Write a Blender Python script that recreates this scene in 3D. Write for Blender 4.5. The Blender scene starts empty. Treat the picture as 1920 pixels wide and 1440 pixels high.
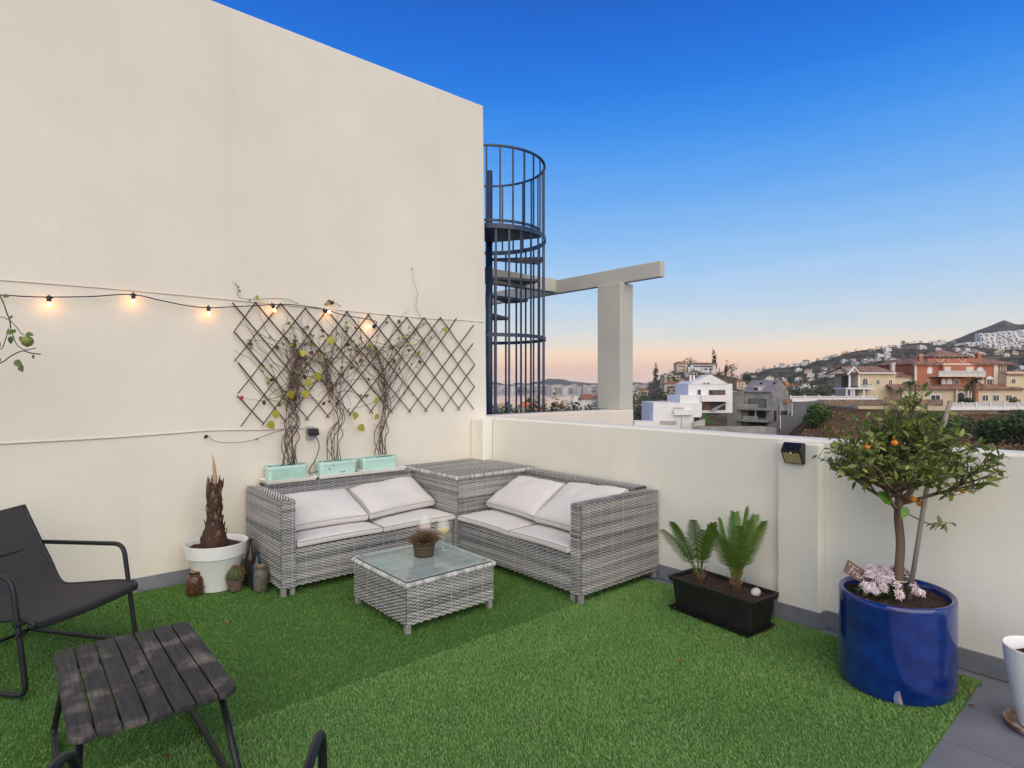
import bpy, math, random
import numpy as np
from mathutils import Vector, Matrix, noise

random.seed(7); np.random.seed(7)
S = bpy.context.scene
COL = S.collection

# ------------------------------------------------------------------ camera
F, CX, HY, H = 1100.0, 960.0, 720.0, 1.5            # focal length in photo pixels, eye height in metres
A = math.atan2(1274, 1100); CA, SA = math.cos(A), math.sin(A)
cam = bpy.data.cameras.new('camera'); cam_o = bpy.data.objects.new('camera', cam); COL.objects.link(cam_o)
cam.sensor_width = 36; cam.lens = F / 1920 * 36; cam.clip_start = 0.05; cam.clip_end = 60000
cam_o.location = (0, 0, H); cam_o.rotation_euler = (math.radians(90), 0, A - math.radians(90))
S.camera = cam_o

# ------------------------------------------------------------------ sky, soft dusk light, exposure
EXPO = 0.80
w = bpy.data.worlds.new('World'); S.world = w; w.use_nodes = True
nt = w.node_tree; nt.nodes.clear()
N = nt.nodes.new; LK = nt.links.new
tc = N('ShaderNodeTexCoord'); sep = N('ShaderNodeSeparateXYZ'); LK(tc.outputs['Generated'], sep.inputs[0])
def mth(op, a=None, b=None):
    m = N('ShaderNodeMath'); m.operation = op
    for i, v in enumerate((a, b)):
        if v is None: continue
        if isinstance(v, (int, float)): m.inputs[i].default_value = v
        else: LK(v, m.inputs[i])
    return m.outputs[0]
hyp = mth('SQRT', mth('ADD', mth('MULTIPLY', sep.outputs[0], sep.outputs[0]), mth('MULTIPLY', sep.outputs[1], sep.outputs[1])))
tan_e = mth('DIVIDE', sep.outputs[2], mth('MAXIMUM', hyp, 0.02))
fac = mth('DIVIDE', mth('ADD', tan_e, 0.05), 1.0)
mp = N('ShaderNodeMapping'); LK(tc.outputs['Generated'], mp.inputs[0]); mp.inputs['Scale'].default_value = (2.2, 2.2, 26)
nz = N('ShaderNodeTexNoise'); LK(mp.outputs[0], nz.inputs['Vector']); nz.inputs['Scale'].default_value = 1.6; nz.inputs['Detail'].default_value = 4
wob = mth('MULTIPLY', mth('SUBTRACT', nz.outputs['Fac'], 0.5), 0.034)
fac = mth('ADD', fac, wob)
ramp = N('ShaderNodeValToRGB'); LK(fac, ramp.inputs[0]); ramp.color_ramp.interpolation = 'B_SPLINE'
def lin(c):
    return tuple((v / 255 / 12.92 if v / 255 <= 0.04045 else ((v / 255 + 0.055) / 1.055) ** 2.4) for v in c)
BOOST = 1.3
stops = [(0.0, (222, 196, 184), 1.0), (0.050, (250, 218, 200), 1.25), (0.066, (253, 207, 178), 1.28), (0.084, (254, 213, 180), 1.22), (0.103, (254, 228, 200), 1.12),
         (0.123, (233, 229, 222), 1.04), (0.158, (206, 223, 235), 1.0), (0.195, (184, 213, 243), 1.0), (0.26, (150, 198, 245), 1.0), (0.35, (104, 172, 244), 1.0), (0.46, (50, 145, 239), 1.0),
         (0.56, (4, 116, 228), 1.0), (0.68, (0, 98, 209), 1.0), (0.82, (0, 75, 174), 1.0), (1.0, (2, 58, 140), 1.0)]
cr = ramp.color_ramp
while len(cr.elements) < len(stops): cr.elements.new(0.5)
for e, (p, c, g) in zip(cr.elements, stops): e.position = p; e.color = (*[min(1, v * g / BOOST) for v in lin(c)], 1)
sky = N('ShaderNodeTexSky'); sky.sky_type = 'NISHITA'; sky.sun_disc = False
SUN_EL, SUN_AZ = math.radians(33), math.radians(-121)      # direction the soft light comes from (azimuth from +X)
sky.sun_elevation = math.radians(3); sky.sun_rotation = math.radians(90) - SUN_AZ
mixs = N('ShaderNodeMixRGB'); mixs.blend_type = 'MIX'; mixs.inputs[0].default_value = 0.01
LK(ramp.outputs[0], mixs.inputs[1]); LK(sky.outputs[0], mixs.inputs[2])
bg = N('ShaderNodeBackground'); LK(mixs.outputs[0], bg.inputs[0]); bg.inputs[1].default_value = BOOST / 2 ** EXPO
wo = N('ShaderNodeOutputWorld'); LK(bg.outputs[0], wo.inputs[0])
sun = bpy.data.lights.new('sun', 'SUN'); sun.energy = 2.13; sun.angle = math.radians(90); sun.color = (1.0, 0.86, 0.64)
sun_o = bpy.data.objects.new('sun', sun); COL.objects.link(sun_o)
sd = Vector((math.cos(SUN_AZ) * math.cos(SUN_EL), math.sin(SUN_AZ) * math.cos(SUN_EL), math.sin(SUN_EL)))
sun_o.rotation_euler = sd.to_track_quat('Z', 'Y').to_euler(); sun_o.location = (-2, -4, 6)
S.view_settings.view_transform = 'Standard'; S.view_settings.look = 'None'; S.view_settings.gamma = 1
S.view_settings.use_curve_mapping = False; S.view_settings.exposure = EXPO
S.render.engine = 'CYCLES'
try:
    S.cycles.use_denoising = True; S.cycles.denoiser = 'OPENIMAGEDENOISE'
except Exception: pass
S.cycles.max_bounces = 6; S.cycles.diffuse_bounces = 3; S.cycles.glossy_bounces = 3; S.cycles.volume_bounces = 0; S.cycles.transparent_max_bounces = 10; S.cycles.caustics_reflective = False; S.cycles.caustics_refractive = False
S.cycles.sample_clamp_indirect = 6

# ------------------------------------------------------------------ measuring helpers: photo pixel -> point of the place
def ray(x, y):
    l = (x - CX) / F
    return (CA + SA * l, SA - CA * l, (HY - y) / F)
def onZ(x, y, z=0.0):
    r = ray(x, y); t = (z - H) / r[2]; return Vector((r[0] * t, r[1] * t, z))
def onY(x, y, Y):
    r = ray(x, y); t = Y / r[1]; return Vector((r[0] * t, Y, H + r[2] * t))
def onX(x, y, X):
    r = ray(x, y); t = X / r[0]; return Vector((X, r[1] * t, H + r[2] * t))
def onD(x, y, d):
    r = ray(x, y); return Vector((r[0] * d, r[1] * d, H + r[2] * d))

# ------------------------------------------------------------------ materials
MATS = {}
def mat(name, col, rough=0.7, var=0.0, scale=8.0, bump=0.0, bscale=60.0, col2=None, metal=0.0, stretch=(1, 1, 1), detail=4, spec=0.5, contrast=0.35, sheen=0, trans=0.0, ior=1.45, coat=0.0, alpha=1.0, bdist=0.002, hue_obj=0.0, sss=0.0):
    if name in MATS: return MATS[name]
    m = bpy.data.materials.new(name); m.use_nodes = True
    t = m.node_tree; b = t.nodes['Principled BSDF']; L = t.links.new
    b.inputs['Roughness'].default_value = rough; b.inputs['Metallic'].default_value = metal
    b.inputs['Specular IOR Level'].default_value = spec; b.inputs['IOR'].default_value = ior
    b.inputs['Transmission Weight'].default_value = trans; b.inputs['Coat Weight'].default_value = coat
    if alpha < 1: b.inputs['Alpha'].default_value = alpha
    if sheen: b.inputs['Sheen Weight'].default_value = sheen
    b.inputs['Base Color'].default_value = (*col, 1)
    co = t.nodes.new('ShaderNodeTexCoord'); ma = t.nodes.new('ShaderNodeMapping'); L(co.outputs['Object'], ma.inputs[0]); ma.inputs['Scale'].default_value = stretch
    if var or col2:
        n = t.nodes.new('ShaderNodeTexNoise'); n.inputs['Scale'].default_value = scale; n.inputs['Detail'].default_value = detail; L(ma.outputs[0], n.inputs['Vector'])
        r = t.nodes.new('ShaderNodeValToRGB'); L(n.outputs['Fac'], r.inputs[0])
        c2 = col2 or tuple(min(1, c * (1 + var)) for c in col); c1 = col if col2 else tuple(c * (1 - var) for c in col)
        r.color_ramp.elements[0].position = 0.5 - contrast / 2; r.color_ramp.elements[1].position = 0.5 + contrast / 2
        r.color_ramp.elements[0].color = (*c1, 1); r.color_ramp.elements[1].color = (*c2, 1)
        out = r.outputs[0]
        if hue_obj:
            oi = t.nodes.new('ShaderNodeObjectInfo'); hs = t.nodes.new('ShaderNodeHueSaturation')
            mr = t.nodes.new('ShaderNodeMapRange'); L(oi.outputs['Random'], mr.inputs[0]); mr.inputs[3].default_value = 1 - hue_obj; mr.inputs[4].default_value = 1 + hue_obj
            L(mr.outputs[0], hs.inputs['Value']); L(out, hs.inputs['Color']); out = hs.outputs[0]
        L(out, b.inputs['Base Color'])
    if bump:
        n2 = t.nodes.new('ShaderNodeTexNoise'); n2.inputs['Scale'].default_value = bscale; n2.inputs['Detail'].default_value = 5; L(ma.outputs[0], n2.inputs['Vector'])
        bp = t.nodes.new('ShaderNodeBump'); bp.inputs['Strength'].default_value = bump; bp.inputs['Distance'].default_value = bdist; L(n2.outputs['Fac'], bp.inputs['Height']); L(bp.outputs[0], b.inputs['Normal'])
    MATS[name] = m; return m

def attr_mat(name, stops, rough=0.6, attr='tone', noise_amt=0.15, nscale=40, trans=0.0, bump=0):
    """colour from a per-strand tone stored on the mesh"""
    if name in MATS: return MATS[name]
    m = bpy.data.materials.new(name); m.use_nodes = True
    t = m.node_tree; b = t.nodes['Principled BSDF']; L = t.links.new; b.inputs['Roughness'].default_value = rough
    a = t.nodes.new('ShaderNodeAttribute'); a.attribute_name = attr
    co = t.nodes.new('ShaderNodeTexCoord'); n = t.nodes.new('ShaderNodeTexNoise'); L(co.outputs['Object'], n.inputs['Vector']); n.inputs['Scale'].default_value = nscale; n.inputs['Detail'].default_value = 3
    s = t.nodes.new('ShaderNodeMath'); s.operation = 'MULTIPLY_ADD'; L(n.outputs['Fac'], s.inputs[0]); s.inputs[1].default_value = noise_amt * 2
    s2 = t.nodes.new('ShaderNodeMath'); s2.operation = 'SUBTRACT'; L(a.outputs['Fac'], s2.inputs[0]); s2.inputs[1].default_value = noise_amt; L(s2.outputs[0], s.inputs[2])
    r = t.nodes.new('ShaderNodeValToRGB'); L(s.outputs[0], r.inputs[0])
    while len(r.color_ramp.elements) < len(stops): r.color_ramp.elements.new(0.5)
    for e, (p, c) in zip(r.color_ramp.elements, stops): e.position = p; e.color = (*c, 1)
    L(r.outputs[0], b.inputs['Base Color'])
    if trans:
        td = t.nodes.new('ShaderNodeBsdfTranslucent'); mx = t.nodes.new('ShaderNodeMixShader'); L(r.outputs[0], td.inputs[0]); mx.inputs[0].default_value = trans
        o = t.nodes['Material Output']; L(b.outputs[0], mx.inputs[1]); L(td.outputs[0], mx.inputs[2]); L(mx.outputs[0], o.inputs[0])
    MATS[name] = m; return m

# ------------------------------------------------------------------ mesh builder
class MB:
    def __init__(s): s.v = []; s.f = []; s.m = []; s.t = []
    def add(s, vs, fs, mi=0, tone=0.5):
        o = len(s.v); s.v += [tuple(p) for p in vs]; s.f += [tuple(i + o for i in f) for f in fs]; s.m += [mi] * len(fs)
        s.t += ([tone] * len(vs) if not hasattr(tone, '__len__') else list(tone))
        return s
    def box(s, x0, x1, y0, y1, z0, z1, mi=0, M=None, tone=0.5):
        vs = [Vector(p) for p in ((x0, y0, z0), (x1, y0, z0), (x1, y1, z0), (x0, y1, z0), (x0, y0, z1), (x1, y0, z1), (x1, y1, z1), (x0, y1, z1))]
        if M: vs = [M @ p for p in vs]
        return s.add(vs, [(0, 3, 2, 1), (4, 5, 6, 7), (0, 1, 5, 4), (1, 2, 6, 5), (2, 3, 7, 6), (3, 0, 4, 7)], mi, tone)
    def tube(s, pts, r, n=8, mi=0, cap=True, tone=0.5, closed=False):
        pts = [Vector(p) for p in pts]; k = len(pts)
        rs = r if hasattr(r, '__len__') else [r] * k
        vs = []; up = None
        for i, p in enumerate(pts):
            a = pts[(i - 1) % k] if (i > 0 or closed) else p; b = pts[(i + 1) % k] if (i < k - 1 or closed) else p
            d = (b - a); d = d.normalized() if d.length > 1e-9 else Vector((0, 0, 1))
            if up is None: up = Vector((0, 0, 1)) if abs(d.z) < 0.9 else Vector((1, 0, 0))
            x = d.cross(up); x = x.normalized() if x.length > 1e-6 else d.orthogonal().normalized()
            up = x.cross(d).normalized()
            for j in range(n):
                q = 2 * math.pi * j / n; vs.append(p + (x * math.cos(q) + up * math.sin(q)) * rs[i])
        fs = []
        for i in range(k if closed else k - 1):
            i2 = (i + 1) % k
            for j in range(n): fs.append((i * n + j, i * n + (j + 1) % n, i2 * n + (j + 1) % n, i2 * n + j))
        if cap and not closed: fs.append(tuple(range(n))[::-1]); fs.append(tuple((k - 1) * n + j for j in range(n)))
        return s.add(vs, fs, mi, tone)
    def lathe(s, prof, c, n=32, sx=1.0, sy=1.0, rot=0.0, mi=0, cap0=False, cap1=False, tone=0.5, lump=0.0):
        vs = []; cr_, sr = math.cos(rot), math.sin(rot)
        for (r, z) in prof:
            for j in range(n):
                q = 2 * math.pi * j / n; rr = r
                if lump: rr = r * (1 + lump * noise.noise((math.cos(q) * 2.3, math.sin(q) * 2.3, z * 14)))
                x, y = rr * sx * math.cos(q), rr * sy * math.sin(q)
                vs.append((c[0] + x * cr_ - y * sr, c[1] + x * sr + y * cr_, c[2] + z))
        fs = []
        for i in range(len(prof) - 1):
            for j in range(n): fs.append((i * n + j, i * n + (j + 1) % n, (i + 1) * n + (j + 1) % n, (i + 1) * n + j))
        if cap0: fs.append(tuple(range(n))[::-1])
        if cap1: fs.append(tuple((len(prof) - 1) * n + j for j in range(n)))
        return s.add(vs, fs, mi, tone)
    def prism(s, poly, ax, a0, a1, mi=0):
        """polygon in the plane across axis ax, pushed from a0 to a1"""
        def P3(p, a): return (a, p[0], p[1]) if ax == 'x' else ((p[0], a, p[1]) if ax == 'y' else (p[0], p[1], a))
        n = len(poly); vs = [P3(p, a0) for p in poly] + [P3(p, a1) for p in poly]
        fs = [tuple(range(n)), tuple(range(2 * n - 1, n - 1, -1))] + [(i, i + n, (i + 1) % n + n, (i + 1) % n) for i in range(n)]
        return s.add(vs, fs, mi)
    def build(s, name, mats, parent=None, smooth=False, bevel=0.0, seg=2, local=False, tone=False, angle=None, recalc=False):
        me = bpy.data.meshes.new(name)
        off = Vector((0, 0, 0)) if local else wloc(parent)
        me.from_pydata([(p[0] - off[0], p[1] - off[1], p[2] - off[2]) for p in s.v], [], s.f)
        mats = mats if isinstance(mats, (list, tuple)) else [mats]
        for m in mats: me.materials.append(m)
        if len(mats) > 1: me.polygons.foreach_set('material_index', s.m)
        if tone:
            a = me.attributes.new('tone', 'FLOAT', 'POINT'); a.data.foreach_set('value', s.t)
        if recalc:
            import bmesh
            b = bmesh.new(); b.from_mesh(me); bmesh.ops.recalc_face_normals(b, faces=b.faces); b.to_mesh(me); b.free()
        if smooth:
            me.polygons.foreach_set('use_smooth', [True] * len(s.f))
            if angle: me.set_sharp_from_angle(angle=math.radians(angle))
        me.update()
        o = bpy.data.objects.new(name, me); COL.objects.link(o)
        if parent: o.parent = parent
        if bevel:
            bv = o.modifiers.new('bevel', 'BEVEL'); bv.width = bevel; bv.segments = seg; bv.limit_method = 'ANGLE'
        return o
def wloc(o):
    v = Vector((0, 0, 0))
    while o: v += o.location; o = o.parent
    return v
def tag(o, label=None, cat=None, group=None, kind=None):
    if label: o['label'] = label
    if cat: o['category'] = cat
    if group: o['group'] = group
    if kind: o['kind'] = kind
    return o
def thing(name, label, cat, loc=(0, 0, 0), rz=0.0, group=None):
    o = bpy.data.objects.new(name, None); COL.objects.link(o); o.location = loc; o.rotation_euler = (0, 0, rz); o.empty_display_size = 0.1
    return tag(o, label, cat, group)
def inst(name, me, parent=None, M=None):
    o = bpy.data.objects.new(name, me); COL.objects.link(o)
    if parent: o.parent = parent
    if M is not None: o.matrix_local = M
    return o
def mesh_only(mb, name, mats, smooth=False, tone=False):
    o = mb.build(name, mats, smooth=smooth, local=True, tone=tone); me = o.data; bpy.data.objects.remove(o); return me
def bez(pts, n=6):
    """smooth curve through points (Catmull-Rom)"""
    P = [Vector(p) for p in pts]; P = [P[0] * 2 - P[1]] + P + [P[-1] * 2 - P[-2]]; out = []
    for i in range(1, len(P) - 2):
        for k in range(n):
            t = k / n; a, b, c, d = P[i - 1], P[i], P[i + 1], P[i + 2]
            out.append(0.5 * ((2 * b) + (c - a) * t + (2 * a - 5 * b + 4 * c - d) * t * t + (3 * b - a - 3 * c + d) * t ** 3))
    out.append(P[-2]); return out
def fillet(pts, r, n=5):
    """polyline with rounded corners"""
    P = [Vector(p) for p in pts]; out = [P[0]]
    for i in range(1, len(P) - 1):
        a, b = (P[i - 1] - P[i]), (P[i + 1] - P[i]); rr = min(r, a.length * .49, b.length * .49)
        p0, p1 = P[i] + a.normalized() * rr, P[i] + b.normalized() * rr
        for k in range(n + 1):
            t = k / n; out.append(p0 * (1 - t) ** 2 + P[i] * 2 * t * (1 - t) + p1 * t * t)
    out.append(P[-1]); return out
def U(a, b): return random.uniform(a, b)

# ------------------------------------------------------------------ common materials
M_wall = mat('cream_plaster', (0.79, 0.755, 0.66), 0.9, 0.03, 1.3, 0.30, 75, spec=0.2, bdist=0.005)
M_par = mat('parapet_plaster', (0.84, 0.83, 0.745), 0.9, 0.04, 1.6, 0.35, 65, spec=0.2, bdist=0.005)
M_skirt = mat('grey_skirting_paint', (0.20, 0.215, 0.245), 0.6, 0.12, 9, 0.2, 40)
M_tile = mat('grey_floor_tile', (0.185, 0.20, 0.235), 0.55, 0.1, 5, 0.1, 60, hue_obj=0.06)
def weather(m, streak, grime_z, dirt):
    """patchy render: faint rain streaks, trowel patches and grime along the foot"""
    t = m.node_tree; L = t.links.new; b = t.nodes['Principled BSDF']; src = b.inputs['Base Color'].links[0].from_socket
    g = t.nodes.new('ShaderNodeNewGeometry'); ma = t.nodes.new('ShaderNodeMapping'); ma.inputs['Scale'].default_value = (5, 5, .35); L(g.outputs['Position'], ma.inputs[0])
    n = t.nodes.new('ShaderNodeTexNoise'); n.inputs['Scale'].default_value = 1; n.inputs['Detail'].default_value = 6; L(ma.outputs[0], n.inputs['Vector'])
    r = t.nodes.new('ShaderNodeValToRGB'); L(n.outputs['Fac'], r.inputs[0]); r.color_ramp.elements[0].position = .56; r.color_ramp.elements[1].position = .80; r.color_ramp.elements[0].color = (1, 1, 1, 1); r.color_ramp.elements[1].color = (1 - streak, 1 - streak, 1 - streak * .9, 1)
    n3 = t.nodes.new('ShaderNodeTexNoise'); n3.inputs['Scale'].default_value = .55; n3.inputs['Detail'].default_value = 9; n3.inputs['Roughness'].default_value = .62; L(g.outputs['Position'], n3.inputs['Vector'])
    r3 = t.nodes.new('ShaderNodeValToRGB'); L(n3.outputs['Fac'], r3.inputs[0]); r3.color_ramp.elements[0].position = .42; r3.color_ramp.elements[1].position = .62; r3.color_ramp.elements[0].color = (1 - dirt, 1 - dirt, 1 - dirt, 1); r3.color_ramp.elements[1].color = (1, 1, 1, 1)
    m1 = t.nodes.new('ShaderNodeMixRGB'); m1.blend_type = 'MULTIPLY'; m1.inputs[0].default_value = 1; L(src, m1.inputs[1]); L(r.outputs[0], m1.inputs[2])
    m2 = t.nodes.new('ShaderNodeMixRGB'); m2.blend_type = 'MULTIPLY'; m2.inputs[0].default_value = 1; L(m1.outputs[0], m2.inputs[1]); L(r3.outputs[0], m2.inputs[2]); L(m2.outputs[0], b.inputs['Base Color'])
weather(M_wall, .05, .2, .045); weather(M_par, .07, .2, .06)
M_grout = mat('tile_grout', (0.14, 0.14, 0.145), 0.9, 0.1, 20)
M_blackpl = mat('black_plastic', (0.018, 0.018, 0.02), 0.45, 0.2, 30)
M_metal = mat('charcoal_metal', (0.022, 0.024, 0.028), 0.42, 0.15, 25, metal=0.3)
M_soil = mat('potting_soil', (0.022, 0.014, 0.010), 1.0, 0, 60, 1.0, 45, col2=(0.075, 0.045, 0.03), bdist=0.02)
M_whitepl = mat('white_plastic', (0.84, 0.86, 0.87), 0.4, 0.03, 6)
M_wine = None
# ================================================================== THE TERRACE
WY, PX = 5.02, 3.88            # face of the tall wall, inner face of the parapet
FZ = -0.022                    # tile level; the turf surface lies at 0
# ---- tall wall
m = MB()
nx = 2
vs = [(-7, WY, -8), (3.972, WY, -8), (3.972, WY, 1.18), (3.925, WY, 4.518), (-7, WY, 4.49)]
n = len(vs); vs2 = [(x, WY + 0.32, z) for x, y, z in vs]
m.add(vs + vs2, [tuple(range(n)), tuple(range(2 * n - 1, n - 1, -1))] + [(i, i + n, (i + 1) % n + n, (i + 1) % n) for i in range(n)])
wall = m.build('plaster_wall', M_wall, bevel=0.012, seg=3, recalc=True)
tag(wall, 'tall blank cream plaster wall behind the trellis and left sofa', 'wall')
m = MB(); m.box(-7, 1.47, WY - 0.014, WY - 0.001, FZ, 0.088); m.box(1.471, 3.74, WY - 0.014, WY - 0.001, FZ, 0.086)
m.build('skirting_board', M_skirt, wall, bevel=0.004)
# ---- parapet
m = MB(); ys = np.linspace(WY - 0.001, -4.2, 60)
top = [1.150 + 0.004 * noise.noise((0, y * 1.7, 3)) for y in ys]
vs, fs = [], []
for y, t in zip(ys, top):
    vs += [(PX, y, -8), (PX, y, t - 0.018), (PX + 0.014, y, t - 0.003), (PX + 0.05, y, t), (PX + 0.16, y, t - 0.001), (PX + 0.2, y, t - 0.02), (PX + 0.2, y, -8)]
for i in range(len(ys) - 1):
    for j in range(6): fs.append((i * 7 + j, i * 7 + j + 1, (i + 1) * 7 + j + 1, (i + 1) * 7 + j))
fs += [tuple(range(7))[::-1], tuple((len(ys) - 1) * 7 + j for j in range(7))]
m.add(vs, fs)
par = m.build('parapet_wall', M_par, smooth=True, angle=40, recalc=True)
tag(par, 'low off-white plaster parapet running along the right side of the terrace', 'wall')
PIL = [(1.500, 1.765, 3.802, 1.128), (4.80, WY - 0.002, 3.752, 1.132)]
for (y0, y1, x0, zt) in PIL:
    m = MB(); m.box(x0, PX - 0.001, y0, y1, FZ, zt); m.build('pilaster', M_par, par, bevel=0.014, seg=3)
m = MB()
def sk(y0, y1):
    m.box(PX - 0.013, PX - 0.001, y0, y1, FZ, 0.09)
sk(-4.2, 1.488); sk(1.778, 4.785)
x0 = 3.802
m.box(x0 - 0.013, x0 - 0.001, 1.488, 1.777, FZ, 0.088); m.box(x0, PX - 0.014, 1.488, 1.499, FZ, 0.088); m.box(x0, PX - 0.014, 1.766, 1.777, FZ, 0.088)
m.build('skirting_board', M_skirt, par, bevel=0.003)
# ---- floor with tiles
m = MB(); m.box(-7, PX - 0.002, -4.2, WY - 0.002, -0.3, FZ - 0.006)
floor = tag(m.build('floor', M_grout), kind='structure')
tw = 0.41
tm = MB(); tm.box(-tw / 2 + 0.002, tw / 2 - 0.002, -tw / 2 + 0.002, tw / 2 - 0.002, -0.005, 0.0); tme = mesh_only(tm, 'tile', M_tile)
for i in range(8):
    for j in range(4):
        x = PX - 0.02 - tw * (i + 0.5); y = 0.845 - tw * (j + 0.5)
        o = inst('tile', tme, floor); o.location = (x, y, FZ)
m = MB(); m.box(PX - 0.12, PX - 0.02, 0.847, WY - 0.03, FZ - 0.005, FZ); m.build('tile_strip', M_tile, floor)
# ---- artificial turf: two rolls with the nap leaning different ways
M_turf = attr_mat('turf_fibre', [(0.0, (0.062, 0.15, 0.025)), (0.5, (0.16, 0.35, 0.078)), (0.85, (0.27, 0.50, 0.14)), (1.0, (0.38, 0.47, 0.19))], 0.55, noise_amt=0.22, nscale=1.1, trans=0.25)
M_tbase = mat('turf_backing', (0.07, 0.16, 0.035), 0.95, 0.3, 90)
SEAM = 2.765
def turf(name, y0, y1, lean, label, density, tone_off):
    x0, x1 = -1.0, 3.775
    m = MB(); m.box(x0, x1, y0, y1, -0.02, -0.0145)
    base = m.build(name, M_tbase); tag(base, label, 'artificial grass', kind='stuff')
    n = int((x1 - x0) * (y1 - y0) * density)
    rng = np.random.default_rng(5)
    x = rng.uniform(x0 + 0.004, x1 - 0.004, n); y = rng.uniform(y0 + 0.004, y1 - 0.004, n)
    # tufted rows, ragged edge
    h = rng.uniform(0.010, 0.017, n); wd = rng.uniform(0.0011, 0.0019, n)
    pat = np.array([noise.noise((px_ * 2.2, py_ * 2.2, 1.5)) + .5 * noise.noise((px_ * 7, py_ * 7, 4)) for px_, py_ in zip(x[::1], y[::1])]) if n < 10 else None
    gx_, gy_ = np.linspace(x0, x1, 160), np.linspace(y0, y1, 90); G_ = np.array([[noise.noise((a_ * 2.0, b_ * 2.0, 1.5)) + .6 * noise.noise((a_ * 7, b_ * 7, 4)) for a_ in gx_] for b_ in gy_])
    pat = G_[np.clip(((y - y0) / (y1 - y0) * 89).astype(int), 0, 89), np.clip(((x - x0) / (x1 - x0) * 159).astype(int), 0, 159)]; h = h * (1 + .28 * pat)
    a = rng.uniform(0, 2 * np.pi, n); L = rng.uniform(0.002, 0.013, n)
    lx = L * np.cos(a) + lean[0] * rng.uniform(.4, 1.4, n); ly = L * np.sin(a) + lean[1] * rng.uniform(.4, 1.4, n)
    q = rng.uniform(0, 2 * np.pi, n); wx, wy = np.cos(q) * wd, np.sin(q) * wd
    V = np.empty((n, 5, 3)); z0 = -0.0155
    V[:, 0] = np.stack([x - wx, y - wy, np.full(n, z0)], 1); V[:, 1] = np.stack([x + wx, y + wy, np.full(n, z0)], 1)
    V[:, 2] = np.stack([x + .35 * lx - wx * .85, y + .35 * ly - wy * .85, z0 + h * .6], 1); V[:, 3] = np.stack([x + .35 * lx + wx * .85, y + .35 * ly + wy * .85, z0 + h * .6], 1)
    V[:, 4] = np.stack([x + lx, y + ly, z0 + h * rng.uniform(.8, 1, n)], 1)
    me = bpy.data.meshes.new('turf_fibres'); me.vertices.add(n * 5); me.vertices.foreach_set('co', V.reshape(-1))
    o5 = np.arange(n) * 5
    F4 = np.stack([o5, o5 + 1, o5 + 3, o5 + 2], 1); F3 = np.stack([o5 + 2, o5 + 3, o5 + 4], 1)
    loops = np.concatenate([F4, F3], 1).reshape(-1); me.loops.add(len(loops)); me.loops.foreach_set('vertex_index', loops)
    st = np.stack([np.arange(n) * 7, np.arange(n) * 7 + 4], 1).reshape(-1); me.polygons.add(2 * n); me.polygons.foreach_set('loop_start', st)
    me.update(calc_edges=True); me.validate()
    tone = np.clip(rng.normal(0.5, 0.17, n) + tone_off + .10 * pat, 0, 1); tone = np.where(rng.random(n) < 0.05, 0.97, tone)
    T = np.repeat(tone[:, None], 5, 1) * np.array([1, 1, 1, 1, 1.0]); at = me.attributes.new('tone', 'FLOAT', 'POINT'); at.data.foreach_set('value', T.reshape(-1))
    me.materials.append(M_turf); o = inst('turf_fibres', me, base); o['kind'] = 'stuff'
    return base
turf('artificial_turf', SEAM + 0.002, WY - 0.03, (-0.001, -0.004), 'darker strip of green artificial turf under the wicker sofas', 25000, -0.06)
turf('artificial_turf', 0.70, SEAM - 0.002, (0.001, 0.005), 'lighter strip of green artificial turf in the foreground', 27000, 0.13)

# ================================================================== WICKER
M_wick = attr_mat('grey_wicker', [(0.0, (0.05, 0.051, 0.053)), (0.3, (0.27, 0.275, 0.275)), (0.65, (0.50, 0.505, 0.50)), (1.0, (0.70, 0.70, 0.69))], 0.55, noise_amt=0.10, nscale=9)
M_wback = mat('wicker_backing', (0.06, 0.06, 0.062), 0.8, 0.2, 40)
def wicker(m, O, Ud, Vd, w, h, pitch=0.0104, stake=0.027, amp=0.0028, mi=1, lift=0.0042, seed=0):
    """woven strands: rows run along Ud, stacked along Vd, over and under the stakes"""
    O, Ud, Vd = Vector(O), Vector(Ud), Vector(Vd); Nn = Ud.cross(Vd).normalized()
    rng = random.Random(seed + int(abs(O.x * 1000) + abs(O.y * 700) + abs(O.z * 300)))
    rows = max(1, int(round(h / pitch))); pitch = h / rows
    ns = max(1, int(round(w / stake))); stake = w / ns; sub = 4; K = ns * sub + 1
    band = 0.46
    for j in range(rows):
        v = (j + 0.5) * pitch
        if rng.random() < 0.62: band = rng.choice([0.26, 0.36, 0.45, 0.50, 0.57])
        tone0 = band + rng.uniform(-0.10, 0.10); ph = rng.uniform(0, 6)
        vs, ts = [], []
        for k in range(K):
            u = k * stake / sub
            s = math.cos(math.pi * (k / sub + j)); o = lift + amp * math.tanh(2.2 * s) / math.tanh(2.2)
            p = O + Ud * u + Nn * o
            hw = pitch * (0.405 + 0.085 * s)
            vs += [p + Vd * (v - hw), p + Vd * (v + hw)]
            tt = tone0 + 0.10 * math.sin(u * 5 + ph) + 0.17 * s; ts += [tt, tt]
        m.add(vs, [(2 * k, 2 * k + 2, 2 * k + 3, 2 * k + 1) for k in range(K - 1)], mi, ts)
    # light upright wires showing between strands
    step = 0.125; k = 0; x = step * 0.6
    while x < w - 0.02:
        p = O + Ud * x + Nn * (lift + amp + 0.0006); q = Ud * 0.0011
        m.add([p - q, p + q, p + q + Vd * h, p - q + Vd * h], [(0, 1, 2, 3)], mi, 0.92); x += step
X3, Y3, Z3 = Vector((1, 0, 0)), Vector((0, 1, 0)), Vector((0, 0, 1))
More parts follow.
